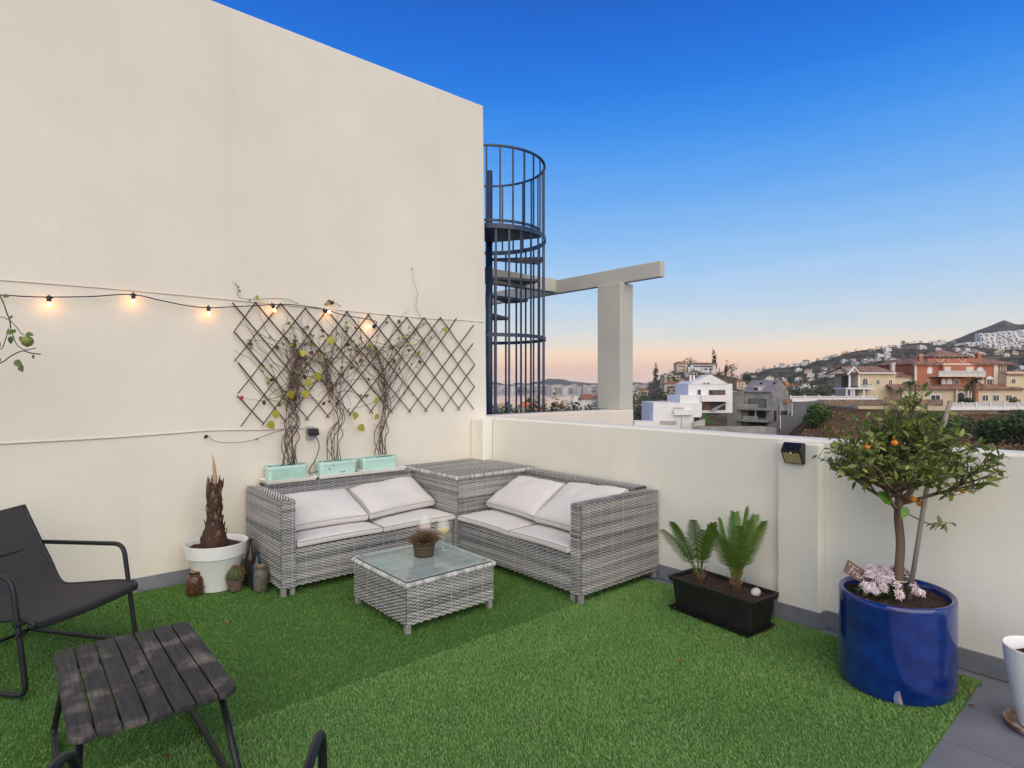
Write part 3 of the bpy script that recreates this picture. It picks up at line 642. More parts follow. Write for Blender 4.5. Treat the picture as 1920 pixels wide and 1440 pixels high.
for vi in range(3):
    base = W(*TRUNK[vi][0], 0.095); t = thing('climbing_vine', vine_lbl[vi], 'climbing plant', base)
    path = [W(x, y, 0.10 - 0.06 * i / 6) for i, (x, y) in enumerate(TRUNK[vi])]
    m = MB(); nst = (9, 5, 6)[vi]
    for s in range(nst):
        ph, tw_ = U(0, 6.28), U(2.0, 5.0) * random.choice((-1, 1)); rad = U(.014, .050); pts = []
        cu = bez([path[0] + Vector((U(-.05, .05), U(-.02, .02), -.02))] + path[1:], 5); k = len(cu)
        for i, p in enumerate(cu):
            f = i / (k - 1); r = rad * (0.6 + 0.9 * math.sin(math.pi * min(1, f * 1.25)) + .25 * noise.noise((f * 7, s, vi)))
            pts.append(p + Vector((math.cos(ph + tw_ * f * 3), .35 * math.sin(ph + tw_ * f * 3), .2 * math.sin(f * 9 + s))) * r)
        m.tube(pts, [0.0042 - .0016 * i / k for i in range(len(pts))], 5)
    # loose loop at the bottom
    a = path[0]; m.tube(bez([a + Vector((-.02, 0, 0)), a + Vector((-.075, -.01, .10)), a + Vector((-.06, -.005, .22)), a + Vector((.02, 0, .30)), a + Vector((.075, 0, .20)), a + Vector((.03, -.01, .12)), a + Vector((.05, -.01, -.02))]), 0.0038, 5)
    m.build('stem', M_stem, t, smooth=True)
    m = MB()
    for (dx, hh) in ((-.02, .42), (.035, .36)) if vi != 1 else ((-.005, .62),):
        m.tube([a + Vector((dx, .005, -.03)), a + Vector((dx * 1.6 + .01, .01, hh))], 0.0042, 6)
    m.build('stake', M_stake, t, smooth=True)
    # twigs over the trellis
    m = MB(); tips = []; (sx0, sy0), (sx1, sy1) = SPREAD[vi]
    top = [bez(path, 6)[-1 - i] for i in range(24)]
    for s in range((46, 34, 42)[vi]):
        p = random.choice(top); tx, ty = U(sx0, sx1), U(sy0, sy1) if random.random() < .4 else U(sy0, sy0 + 90)
        e = W(tx, ty, U(.02, .06)); d = e - p; L = min(d.length, .95); nseg = max(4, int(L / .035)); pts = [p]; dd = d.normalized()
        for i in range(nseg):
            dd = (dd * .86 + (e - pts[-1]).normalized() * .12 + Vector((U(-.25, .25), U(-.1, .1), U(-.25, .25)))).normalized(); q = pts[-1] + dd * .035; q.y = min(max(q.y, WY - .11), WY - .016); pts.append(q)
        m.tube(pts, [0.0030 - .0018 * i / nseg for i in range(nseg + 1)], 4); tips.append(pts)
    for s in range((60, 40, 50)[vi]):                                     # short dead side twigs
        p = random.choice(bez(path[1:], 8)); d = Vector((U(-1, 1), U(-.25, .1), U(-.25, .6))); m.tube(wander(p, d, 4, U(.012, .028), .35), [0.0016, .0014, .0012, .001, .0006], 3)
    extra = {0: [((560, 570), (530, 560), (455, 560), (446, 540), (437, 527)), ((531, 806), (510, 812), (470, 826), (430, 830), (403, 827), (388, 815))], 1: [((640, 575), (622, 565), (613, 573), (628, 562))], 2: [((792, 600), (780, 575), (783, 550), (776, 528), (774, 505)), ((745, 620), (800, 650), (790, 680), (770, 720), (740, 770)), ((700, 640), (745, 650), (800, 640), (835, 615), (842, 600))]}[vi]
    for e in extra:
        pts = bez([W(x, y, .035) for x, y in e], 5); m.tube(pts, [0.0026 - .0012 * i / len(pts) for i in range(len(pts))], 4); tips.append(pts); tips.append(pts)
    m.build('twigs', M_stem, t, smooth=True)['kind'] = 'stuff'
    for (x, y) in BIGL[vi]:
        p = W(x, y - 8, U(.07, .13)); inst('leaf', ME_y, t, face_M(p - wloc(t), (U(-.35, .35), -1, U(-.1, .4)), math.pi + U(-.8, .8), U(.60, .85)))
    for s in range((62, 48, 66)[vi]):
        pts = random.choice(tips); p = random.choice(pts[len(pts) // 3:]); me = ME_g if random.random() < .66 else ME_b
        inst('leaf', me, t, face_M(p - wloc(t) + Vector((0, -.006, 0)), (U(-.8, .8), -1, U(-.5, .8)), U(0, 6.28), U(.7, 1.5)))
    if vi == 0:
        p = W(457, 747, .04); inst('leaf', ME_r, t, face_M(p - wloc(t), (0, -1, .1), 1.2, .8))

# ================================================================== PALM STUMP CORNER
pc = Vector((1.185, 4.725, 0.0))
wp = thing('white_flower_pot', 'white round flower pot holding the palm stump beside the left sofa', 'flower pot', pc)
m = MB(); m.lathe([(0.0, -.005), (0.128, -.005), (0.132, 0.004), (0.186, 0.232), (0.192, 0.240), (0.200, 0.243), (0.213, 0.326), (0.2155, 0.335), (0.211, 0.337), (0.205, 0.331), (0.196, 0.27)], pc, 56); m.build('pot', M_whitepl, wp, smooth=True, angle=40)
def soil_disc(parent, c, r, z, sx=1, sy=1, rot=0, amp=.012, name='soil'):
    m = MB(); K = 40; vs = [(c[0], c[1], c[2] + z + .012)]; cr_, sr_ = math.cos(rot), math.sin(rot)
    for k in range(1, 9):
        for j in range(K):
            q = 2 * math.pi * j / K; x, y = r * k / 8 * math.cos(q) * sx, r * k / 8 * math.sin(q) * sy; x, y = x * cr_ - y * sr_, x * sr_ + y * cr_
            vs.append((c[0] + x, c[1] + y, c[2] + z + amp * (noise.noise((x * 28, y * 28, 1)) + .6 * noise.noise((x * 70, y * 70, 2)))))
    fs = [(0, 1 + j, 1 + (j + 1) % K) for j in range(K)] + [(1 + k * K + j, 1 + (k + 1) * K + j, 1 + (k + 1) * K + (j + 1) % K, 1 + k * K + (j + 1) % K) for k in range(7) for j in range(K)]
    m.add(vs, fs); return m.build(name, M_soil, parent, smooth=True)
soil_disc(wp, pc, 0.2, 0.292)
M_palm = attr_mat('palm_fibre', [(0.0, (0.018, 0.011, 0.009)), (0.45, (0.075, 0.04, 0.026)), (0.8, (0.20, 0.115, 0.07)), (1.0, (0.40, 0.25, 0.17))], 0.9, noise_amt=.25, nscale=50)
sc_ = Vector((pc.x - 0.015, pc.y, 0.29)); ps = thing('palm_stump', 'shaggy brown cut palm stump with a dry upright spear', 'palm stump', sc_)
m = MB(); prof = [(0.082, 0), (0.088, 0.04), (0.082, 0.08), (0.066, 0.13), (0.054, 0.19), (0.048, 0.27), (0.050, 0.36), (0.046, 0.43), (0.03, 0.47), (0, .475)]
m.lathe(prof, sc_, 28, lump=.25, tone=.3); m.build('trunk', M_palm, ps, smooth=True, tone=True)
m = MB()
for i in range(95):
    z = U(.02, .46); q = U(0, 6.28); r = float(np.interp(z, [p[1] for p in prof[:-1]], [p[0] for p in prof[:-1]])); p = sc_ + Vector((math.cos(q) * r * .92, math.sin(q) * r * .92, z)); out = Vector((math.cos(q), math.sin(q), 0)); sdv = Vector((-math.sin(q), math.cos(q), 0))
    w_ = U(.012, .026) * (1.2 if z < .15 else .8); hh = U(.035, .075); lean = U(.004, .018); t0 = U(.05, .65)
    vs = [p - sdv * w_, p + sdv * w_, p + sdv * w_ * .7 + out * lean * .7 + Z3 * hh * .7, p + sdv * U(-.4, .4) * w_ + out * lean + Z3 * hh, p - sdv * w_ * .7 + out * lean * .7 + Z3 * hh * .7, p + out * .012 + Z3 * hh * .4]
    m.add(vs, [(0, 1, 5), (1, 2, 5), (2, 3, 5), (3, 4, 5), (4, 0, 5)], 0, [t0, t0, t0, t0 + .3, t0, t0 + .2])
for i in range(16):
    q = 2 * math.pi * i / 16; p = sc_ + Vector((math.cos(q) * .035, math.sin(q) * .035, .40)); e = sc_ + Vector((math.cos(q) * U(.04, .075), math.sin(q) * U(.04, .075), U(.47, .535))); m.tube([p, (p + e) / 2 + Vector((math.cos(q), math.sin(q), 0)) * .006, e], [.011, .009, .003], 5, tone=U(.3, .85))
m.build('frond_bases', M_palm, ps, tone=True)['kind'] = 'stuff'
m = MB(); m.tube([sc_ + Vector((0, 0, .40)), sc_ + Vector((.004, 0, .52)), sc_ + Vector((-.004, 0, .62)), sc_ + Vector((-.012, 0, .69))], [.017, .015, .009, .002], 7, tone=1.0); m.build('spear', mat('dry_spear', (.45, .30, .17), .8, .2, 30, stretch=(1, 1, .15)), ps, smooth=True)
# jars
M_brown = mat('rusty_brown_glass', (0.085, 0.035, 0.02), 0.25, 0.4, 30, coat=.3); M_jarg = mat('dusty_grey_jar', (0.11, 0.10, 0.085), 0.5, 0.35, 40); M_cork = mat('cork', (0.30, 0.20, 0.11), .9, .2, 60); M_wire = mat('wire', (0.25, .24, .22), .4, metal=.7)
def jar(c, r, h, mt, label, cork=True):
    t = thing('lidded_jar', label, 'jar', c)
    m = MB(); m.lathe([(0, 0), (r * .93, 0), (r, .008), (r, h * .66), (r * .86, h * .77), (r * .66, h * .82), (r * .66, h * .9), (r * .76, h * .92), (r * .76, h * .97), (r * .6, h * .97), (r * .58, h * .8)], c, 28); m.build('jar_body', mt, t, smooth=True, angle=45)
    m = MB(); m.lathe([(0, h), (r * .56, h), (r * .57, h * .86), (0, h * .86)], c, 20); m.build('cork', M_cork, t)
    d = Vector((.75, -.65, 0)).normalized(); s = Vector((.66, .75, 0))
    pts = [c + s * (r * math.cos(q)) * 1.12 + d * (r * .15 + r * 1.0 * math.sin(q)) + Z3 * (h * .72 - .42 * h * math.sin(q)) for q in np.linspace(0, math.pi, 14)]
    m = MB(); m.tube(pts, .0024, 5); m.tube([c + Vector((math.cos(q) * r * .7, math.sin(q) * r * .7, h * .84)) for q in np.linspace(0, 6.28, 24)[:-1]], .0022, 5, closed=True); m.build('wire_handle', M_wire, t, smooth=True)
jar(onZ(366, 1113), .058, .165, M_brown, 'rusty brown glass jar with a cork in front of the white pot')
jar(onZ(489, 1107), .050, .185, M_jarg, 'dusty grey jar with a wire handle beside the sofa armrest')
M_terr = mat('weathered_pot', (0.13, 0.095, 0.08), .9, .35, 30, .3, 60)
M_cact = attr_mat('cactus', [(0, (.02, .035, .012)), (.6, (.07, .10, .035)), (1, (.30, .14, .08))], .7, noise_amt=.08)
def cactus(c, r, h, label, spiny=True, col=.45, cr_=.055):
    t = thing('potted_cactus', label, 'cactus', c)
    m = MB(); m.lathe([(0, 0), (r * .72, 0), (r * .95, h * .8), (r * 1.04, h * .82), (r * 1.06, h), (r * .95, h), (r * .9, h * .8)], c, 26); m.build('pot', M_terr, t, smooth=True, angle=40)
    m = MB(); m.lathe([(0, h * .88), (r * .92, h * .84)], c, 20); m.build('soil', M_soil, t)
    m = MB(); K = 48; cc = c + Z3 * (h + cr_ * .45); vs = []; R = 12
    for i in range(R + 1):
        el = -0.5 * math.pi + math.pi * i / R
        for j in range(K):
            q = 2 * math.pi * j / K; rr = cr_ * (1 + .10 * math.cos(q * 12)) * math.cos(el); vs.append(cc + Vector((rr * math.cos(q), rr * math.sin(q), cr_ * 1.05 * math.sin(el))))
    m.add(vs, [(i * K + j, i * K + (j + 1) % K, (i + 1) * K + (j + 1) % K, (i + 1) * K + j) for i in range(R) for j in range(K)], 0, col); m.build('cactus_body', M_cact, t, smooth=True, tone=True)
    m = MB()
    for i in range(260 if spiny else 60):
        q = round(U(0, 12)) * math.pi / 6 + U(-.06, .06); el = U(-.3, 1.5); d = Vector((math.cos(el) * math.cos(q), math.cos(el) * math.sin(q), math.sin(el))); p = cc + d * cr_ * 1.06; e = p + (d + Vector((U(-.6, .6), U(-.6, .6), U(-.5, .6)))).normalized() * U(.012, .026) * (1 if spiny else .5); m.tube([p, e], [.0009, .0004], 3, tone=U(.75, 1), cap=False)
    m.build('spines', M_cact, t, tone=True)['kind'] = 'stuff'
cactus(onZ(441, 1106), .058, .082, 'reddish spiny ball cactus in a small weathered pot before the white pot')
cactus(onZ(468, 1092), .05, .085, 'brownish round cactus in a dark pot behind the grey jar', False, .55, .048)
def bottle(c, r, h, mt, label):
    m = MB(); m.lathe([(0, 0), (r, 0), (r, h * .55), (r * .8, h * .66), (r * .32, h * .76), (r * .30, h * .96), (r * .38, h * .965), (r * .38, h), (r * .25, h), (r * .22, h * .7)], c, 24)
    return tag(m.build('bottle', mt, smooth=True, angle=50), label, 'bottle')
bottle(Vector((1.395, 4.62, 0)), .042, .335, mat('dark_bottle_glass', (.035, .026, .022), .15, .3, 20), 'tall dark bottle between the white pot and the sofa armrest')
bottle(Vector((1.405, 4.50, 0)), .046, .26, mat('blue_bottle_glass', (.012, .03, .05), .12, .2, 20, coat=.3), 'dark blue glass bottle beside the sofa armrest')
m = MB(); p = onZ(417, 1103); m.lathe([(0.001, .022), (.02, .016), (.026, .004), (.02, -.006)], p, 16, 1.3, .8, cap0=True); tag(m.build('yellow_pebble', mat('bright_yellow', (.62, .48, .01), .5, .1, 30), smooth=True), 'small bright yellow lump at the foot of the white pot', 'pebble')
# ================================================================== CHAIRS AND SLATTED TABLE
M_sling = mat('grey_mesh_fabric', (0.055, 0.053, 0.053), 0.8, 0.12, 180, 0.4, 500, spec=.3, alpha=0.94)
def build_chair(label):
    t = thing('sling_chair', label, 'chair')
    prof = [(0.004, .315), (.016, .342), (.004, .362), (-.10, .366), (-.28, .342), (-.44, .322), (-.505, .326), (-.545, .362), (-.60, .455), (-.70, .61), (-.80, .772)]
    pr = bez([(0, a, b) for a, b in prof], 4); hw = .283
    m = MB(); K = len(pr); vs = []; cols = [-1, -.6, -.2, .2, .6, 1]
    for p in pr:
        for c in cols: vs.append((c * hw, p.y, p.z - .012 * (1 - c * c)))
    for p in pr:
        for c in cols: vs.append((c * hw, p.y, p.z - .012 * (1 - c * c) - .003))
    n = len(cols); fs = [(i * n + j, i * n + j + 1, (i + 1) * n + j + 1, (i + 1) * n + j) for i in range(K - 1) for j in range(n - 1)]
    o = K * n; fs += [tuple(q + o for q in f[::-1]) for f in fs]
    m.add(vs, fs); m.build('sling_seat', M_sling, t, smooth=True, local=True)
    for s in (-1, 1):
        x = s * .308
        m = MB(); m.tube(fillet([(s * .296, -.665, .553), (x, -.09, .572), (x, 0.0, .013), (x, -.78, .013), (s * .296, -.62, .47)], .065), .0125, 10); m.build('side_frame', M_metal, t, smooth=True, local=True)
        m = MB(); m.tube([Vector((s * .288, p.y, p.z - .004)) for p in pr[2:]], .011, 8); m.build('rail', M_metal, t, smooth=True, local=True)
        m = MB(); m.tube([(s * .278, -.045, .352), (s * .332, -.045, .352)], .011, 8); m.tube([(s * .278, -.036, .305), (s * .328, -.036, .305)], .008, 8); m.build('bolt', M_blackpl, t, local=True)
    for (y, z) in ((-.012, .335), (-.50, .30), (-.665, .53)):
        m = MB(); m.tube([(-.29, y, z), (.29, y, z)], .011, 8); m.build('cross_bar', M_metal, t, smooth=True, local=True)
    m = MB(); m.tube([(-.305, -.775, .0135), (.305, -.775, .0135)], .012, 8); m.build('cross_bar', M_metal, t, smooth=True, local=True)
    return t
def copy_tree(o, parent=None):
    c = o.copy(); COL.objects.link(c); c.parent = parent
    for ch in [x for x in o.children]: copy_tree(ch, c)
    return c
ch1 = build_chair('dark grey sling armchair at the left facing the slatted table')
ch2 = copy_tree(ch1); ch2['label'] = 'sling chair at the bottom edge of which only two tubular armrests show'
for c in (ch1, ch2): c['group'] = 'sling chairs around the slatted table'
ch1.location = (.3245, 3.80, 0); ch1.rotation_euler.z = math.radians(-143.6)
ch2.location = (.438, 1.784, 0); ch2.rotation_euler.z = math.radians(-32.5)
# slatted table
M_slat = bpy.data.materials.new('weathered_black_wood'); M_slat.use_nodes = True
def slat_nodes():
    t = M_slat.node_tree; b = t.nodes['Principled BSDF']; L = t.links.new; b.inputs['Roughness'].default_value = .75
    g = t.nodes.new('ShaderNodeNewGeometry'); oi = t.nodes.new('ShaderNodeObjectInfo')
    ma = t.nodes.new('ShaderNodeMapping'); ma.inputs['Scale'].default_value = (90, 6, 40); L(g.outputs['Position'], ma.inputs[0])
    n1 = t.nodes.new('ShaderNodeTexNoise'); L(ma.outputs[0], n1.inputs['Vector']); n1.inputs['Scale'].default_value = 1.0; n1.inputs['Detail'].default_value = 6
    r1 = t.nodes.new('ShaderNodeValToRGB'); L(n1.outputs['Fac'], r1.inputs[0]); r1.color_ramp.elements[0].position = .3; r1.color_ramp.elements[1].position = .75
    r1.color_ramp.elements[0].color = (.016, .0155, .016, 1); r1.color_ramp.elements[1].color = (.055, .052, .051, 1)
    n2 = t.nodes.new('ShaderNodeTexNoise'); L(g.outputs['Position'], n2.inputs['Vector']); n2.inputs['Scale'].default_value = 7.5; n2.inputs['Detail'].default_value = 5
    r2 = t.nodes.new('ShaderNodeValToRGB'); L(n2.outputs['Fac'], r2.inputs[0]); r2.color_ramp.elements[0].position = .53; r2.color_ramp.elements[1].position = .72; r2.color_ramp.elements[1].color = (.8, .8, .8, 1)
    w1 = t.nodes.new('ShaderNodeMath'); w1.operation = 'MULTIPLY'; L(r2.outputs[0], w1.inputs[0]); L(n1.outputs['Fac'], w1.inputs[1])
    mx = t.nodes.new('ShaderNodeMixRGB'); L(w1.outputs[0], mx.inputs[0]); L(r1.outputs[0], mx.inputs[1]); mx.inputs[2].default_value = (.36, .31, .27, 1)
    # knots
    ma3 = t.nodes.new('ShaderNodeMapping'); ma3.inputs['Scale'].default_value = (1, .75, 1); L(g.outputs['Position'], ma3.inputs[0])
    v = t.nodes.new('ShaderNodeTexVoronoi'); L(ma3.outputs[0], v.inputs['Vector']); v.inputs['Scale'].default_value = 6.5
    r3 = t.nodes.new('ShaderNodeValToRGB'); L(v.outputs['Distance'], r3.inputs[0]); r3.color_ramp.elements[0].position = .07; r3.color_ramp.elements[1].position = .10; r3.color_ramp.elements[0].color = (.25, .25, .25, 1)
    mk = t.nodes.new('ShaderNodeMixRGB'); mk.blend_type = 'MULTIPLY'; mk.inputs[0].default_value = 1; L(mx.outputs[0], mk.inputs[1]); L(r3.outputs[0], mk.inputs[2]); L(mk.outputs[0], b.inputs['Base Color'])
    bp = t.nodes.new('ShaderNodeBump'); bp.inputs['Strength'].default_value = .5; bp.inputs['Distance'].default_value = .003; L(n1.outputs['Fac'], bp.inputs['Height']); L(bp.outputs[0], b.inputs['Normal'])
slat_nodes()
st = thing('slatted_table', 'weathered black slatted wooden table in the left foreground', 'table', (.40, 2.70, 0))
sx0, sx1, sy0, sy1, sz = .150, .652, 2.288, 3.118, .38; nw = 7; gp = .006; sw = (sx1 - sx0 - gp * (nw - 1)) / nw
for i in range(nw):
    a = sx0 + i * (sw + gp); b = a + sw; dz = U(-.0015, .0015)
    def arc(cx, cy, r, a0): return [(cx + r * math.cos(math.radians(a0 + 15 * k)), cy + r * math.sin(math.radians(a0 + 15 * k))) for k in range(7)]
    r = .055
    if i == 0: poly = arc(a + r, sy0 + r, r, 180) + [(b, sy0), (b, sy1)] + arc(a + r, sy1 - r, r, 90)
    elif i == nw - 1: poly = [(a, sy0)] + arc(b - r, sy0 + r, r, 270) + arc(b - r, sy1 - r, r, 0) + [(a, sy1)]
    else: poly = [(a, sy0 + U(0, .003)), (b, sy0 + U(0, .003)), (b, sy1 - U(0, .003)), (a, sy1 - U(0, .003))]
    m = MB(); m.prism(poly, 'z', sz - .022 + dz, sz + dz); m.build('slat', M_slat, st, bevel=.004, recalc=True)
for y in (sy0 + .14, sy1 - .14):
    m = MB(); m.box(sx0 + .03, sx1 - .03, y - .015, y + .015, sz - .040, sz - .0245); m.build('cross_batten', M_metal, st)
for x in (.185, .615):
    s = -1 if x < .4 else 1
    m = MB(); m.tube(fillet([(x, sy1 - .16, sz - .036), (x + s * .03, sy1 + .06, .013), (x + s * .03, sy0 - .10, .013), (x, sy0 + .12, sz - .036)], .07), .0125, 10); m.build('leg_frame', M_metal, st, smooth=True)

# ================================================================== TROUGH WITH SAGO PALMS
M_bltr = mat('black_trough_plastic', (0.014, 0.0135, 0.014), .5, .3, 14, .15, 40)
tcx, tcy, trz = 3.50, 1.985, math.radians(85)
o = saucer_rect(0, 0, -.004, .60, .29, M_bltr, 'drip_tray', 'black drip tray under the trough of sago palms', 'tray', .022); o.location = (tcx - .02, tcy, 0); o.rotation_euler.z = trz
t = thing('planter_trough', 'long black plastic trough by the parapet holding two sago palms', 'planter', (tcx, tcy, .004))
trough(t, tcx, tcy, .004, .61, .285, .208, .028, M_bltr, rim=.024, soil=.022, wall=.012); t.rotation_euler.z = trz
M_sago = attr_mat('sago_leaf', [(0, (.03, .085, .014)), (.5, (.085, .185, .026)), (.85, (.19, .29, .05)), (1, (.34, .23, .06))], .4, noise_amt=.08, trans=.15)
def frond(parent, p0, p1, up, tone, wmax=.088):
    p0, p1 = Vector(p0), Vector(p1); c = (p0 + p1) / 2 + Vector((0, 0, up)); m = MB()
    R = [p0 * (1 - q) ** 2 + c * 2 * q * (1 - q) + p1 * q * q for q in np.linspace(0, 1, 25)]
    m.tube(R, [.005 - .004 * i / 24 for i in range(25)], 5, tone=min(1, tone + .3))
    d0 = (R[-1] - R[0]); horiz = Vector((d0.x, d0.y, 0)); sidev = Vector((-d0.y, d0.x, 0)); sidev = sidev.normalized() if sidev.length > .02 else Vector((SA, -CA, 0))
    L = 32
    for i in range(L):
        q = .24 + .76 * i / (L - 1); k = q * 24; a = R[min(23, int(k))].lerp(R[min(24, int(k) + 1)], k - int(k)); tg = (R[min(24, int(k) + 1)] - R[max(0, int(k) - 1)]).normalized()
        sd_ = sidev; nr = sd_.cross(tg).normalized(); ln = wmax * (math.sin(math.pi * min(1, .12 + q * .80)) ** .7) * U(.85, 1.1)
        for s in (-1, 1):
            d = (sd_ * s * .72 + tg * .66 + nr * .25).normalized(); e = a + d * ln; w_ = tg * .0058; tt = tone + .14 + U(-.14, .14)
            m.add([a - w_, a + w_, a + d * ln * .6 + w_ * .8, e, a + d * ln * .6 - w_ * .8], [(0, 1, 2, 4), (4, 2, 3)], 0, tt)
    return m.build('frond', M_sago, parent, tone=True)
def sago(base, label, tips):
    t = thing('sago_palm', label, 'palm', base)
    m = MB(); m.lathe([(.03, -.04), (.034, 0), (.03, .03), (.016, .055), (0, .06)], base, 14, lump=.3, tone=.3, cap0=True); m.build('crown_base', M_palm, t, smooth=True, tone=True)
    for (x, y, d, tone) in tips: frond(t, base + Vector((U(-.012, .012), U(-.012, .012), .03)), onD(x, y, d), .07, tone)
    return t
sb1, sb2 = Vector((3.49, 2.135, .190)), Vector((3.525, 1.895, .190))
s1 = sago(sb1, 'smaller sago palm with sparse fronds at the sofa end of the trough', [(1243, 992, 3.45, .45), (1300, 974, 3.55, .35), (1336, 980, 3.75, .4), (1262, 978, 3.7, .5), (1318, 992, 3.35, .55)])
s2 = sago(sb2, 'fuller sago palm at the blue pot end of the trough', [(1334, 984, 3.5, .5), (1352, 972, 3.8, .4), (1378, 960, 3.95, .3), (1398, 951, 3.7, .35), (1416, 965, 3.9, .4), (1431, 977, 3.5, .5), (1360, 1010, 3.3, .55), (1405, 975, 3.4, .6), (1386, 985, 3.3, .5)])
for s, bs in ((s1, sb1), (s2, sb2)):
    m = MB()
    for i in range(26):
        q = U(0, 6.28); p = bs + Vector((math.cos(q) * .02, math.sin(q) * .02, U(0, .05))); e = p + Vector((math.cos(q) * U(.01, .05), math.sin(q) * U(.01, .05), U(.02, .11))); m.tube([p, (p + e) / 2 + Vector((0, 0, .01)), e], [.003, .002, .001], 4, tone=U(.7, 1), cap=False)
    if s is s2: frond(s, bs + Vector((0, 0, .04)), bs + Vector((-.06, -.05, .20)), .03, .98, .05)
    m.build('dry_stubs', M_palm, s, tone=True)
m = MB(); m.lathe([(0.0, .03), (.02, .027), (.031, .012), (.028, -.006)], onZ(1417, 1112, .193), 18, 1.25, .9, lump=.2); tag(m.build('white_stone', mat('white_stone', (.66, .62, .58), .8, .08, 30), smooth=True), 'smooth white stone lying on the trough soil', 'stone')

# ================================================================== SOLAR LAMP
sl_ = thing('solar_lamp', 'black solar wall lamp mounted on the parapet pilaster', 'lamp', (3.80, 1.645, 1.0))
m = MB(); m.prism([(3.8005, .998), (3.8005, 1.128), (3.765, 1.130), (3.722, 1.082), (3.722, 1.074), (3.775, .996)], 'y', 1.582, 1.704); m.build('lamp_body', M_blackpl, sl_, bevel=.006, recalc=True)
M_led = mat('led_panel', (.50, .42, .20), .35, .06, 220)
dv = Vector((3.775 - 3.722, 0, .996 - 1.074)); nv = Vector((-dv.z * -1, 0, dv.x * -1)); nv = Vector((dv.z, 0, -dv.x)).normalized()
def lp(u, y, o): q = Vector((3.722, 0, 1.074)) + dv * u + nv * o; return (q.x, y, q.z)
m = MB(); ya, yb = 1.592, 1.694
poly = [(.08, ya), (.92, ya), (.92, yb), (.08, yb), (.08, 1.658), (.22, 1.652), (.22, 1.634), (.08, 1.628)]
m.add([lp(u, y, .0015) for u, y in poly] + [lp(u, y, -.002) for u, y in poly], [tuple(range(8)), tuple(range(15, 7, -1))] + [(i, i + 8, (i + 1) % 8 + 8, (i + 1) % 8) for i in range(8)]); m.build('led_panel', M_led, sl_, recalc=True)
c = Vector(lp(.10, 1.643, 0)); m = MB(); m.tube([c, c + nv * .004, c + nv * .008], [.008, .0065, .001], 14); m.build('motion_sensor', mat('sensor_lens', (.7, .7, .72), .2), sl_, smooth=True)
m = MB(); p = [(3.762, 1.1285), (3.726, 1.0885)]; m.add([(p[0][0] - .002, 1.590, p[0][1] + .002), (p[0][0] - .002, 1.696, p[0][1] + .002), (p[1][0] - .002, 1.696, p[1][1] + .002), (p[1][0] - .002, 1.590, p[1][1] + .002)], [(0, 1, 2, 3)]); m.build('solar_panel', mat('solar_cell', (.012, .013, .017), .2, .2, 60), sl_)

# ================================================================== BLUE POT WITH CITRUS TREE
M_blue = mat('blue_glaze', (0.002, 0.012, 0.115), 0.14, 0.0, 13, .16, 20, col2=(0.004, 0.038, 0.24), coat=.7, contrast=.45, bdist=.004)
bp_c = Vector((3.435, .985, 0)); PA, PB = .284, .254
bpo = thing('blue_glazed_pot', 'big glossy cobalt blue pot holding the citrus tree', 'flower pot', bp_c)
m = MB(); prof = [(0, -.006), (.955, -.006), (.97, .003), (.995, .02), (1.0, .1), (1.0, .36), (1.0, .42), (.998, .438), (.985, .4485), (.95, .4515), (.905, .447), (.885, .435), (.875, .405)]
m.lathe([(r * PA, z) for r, z in prof], bp_c, 96, 1, PB / PA); m.build('pot', M_blue, bpo, smooth=True, angle=60)
soil_disc(bpo, bp_c, PA * .885, .412, 1, PB / PA)
q = onX(1680, 1310, 3.165); ch = MB(); pc_ = bp_c + Vector((-PA * math.cos(.36), -PB * math.sin(.36), 0)); ang = math.atan2(-PB * math.sin(.36) / PB ** 2, -PA * math.cos(.36) / PA ** 2)
nn = Vector((math.cos(ang), math.sin(ang), 0)); tg = Vector((-nn.y, nn.x, 0))
def chip(pts, o): return [pc_ + tg * a + Z3 * b + nn * o for a, b in pts]
out_ = [(-.018, .0), (-.022, .03), (-.014, .055), (-.006, .060), (.003, .062), (.008, .04), (.014, .018), (.016, .0)]
inn = [(-.002, .0), (-.003, .03), (-.002, .05), (.003, .045), (.007, .025), (.012, .0)]
m = MB(); m.add(chip(out_, .0022), [tuple(range(len(out_)))]); m.build('glaze_chip', mat('pale_blue_chip', (.12, .18, .36), .4, .3, 60), bpo)
m = MB(); m.add(chip(inn, .0036), [tuple(range(len(inn)))]); m.build('bare_clay', mat('bare_clay', (.38, .25, .16), .9, .2, 60), bpo)
# tree
M_bark = mat('citrus_bark', (0.17, 0.115, 0.08), .9, .3, 14, .8, 60, stretch=(1, 1, .25), bdist=.006)
M_twig = mat('green_twig', (0.07, 0.075, 0.03), .8, .3, 20)
M_cleaf = attr_mat('citrus_leaf', [(0, (.045, .085, .02)), (.45, (.15, .215, .045)), (.8, (.31, .35, .075)), (1, (.58, .54, .18))], .42, noise_amt=.06, trans=.25)
M_orange = mat('orange_peel', (.72, .24, .015), .5, .12, 12, .2, 120)
tb = Vector((3.455, .975, .405)); ctr = thing('citrus_tree', 'small orange tree with a round leafy crown growing from the blue pot', 'tree', tb)
trunk = bez([tb, tb + Vector((-.004, .002, .12)), tb + Vector((.004, -.004, .28)), tb + Vector((-.004, .004, .42)), tb + Vector((0, 0, .52))], 5)
m = MB(); m.tube(trunk, [.0235 - .005 * i / len(trunk) for i in range(len(trunk))], 12); m.build('trunk', M_bark, ctr, smooth=True)
cc = Vector((3.455, .955, 1.17)); CRX, CRZ = .41, .38
bm_, tips = MB(), []
def fits(p):
    v = p - cc; return (v.x / CRX) ** 2 + (v.y / CRX) ** 2 + (v.z / CRZ) ** 2 < 1.0 + .25 * noise.noise(p * 6) and p.x < PX - .03
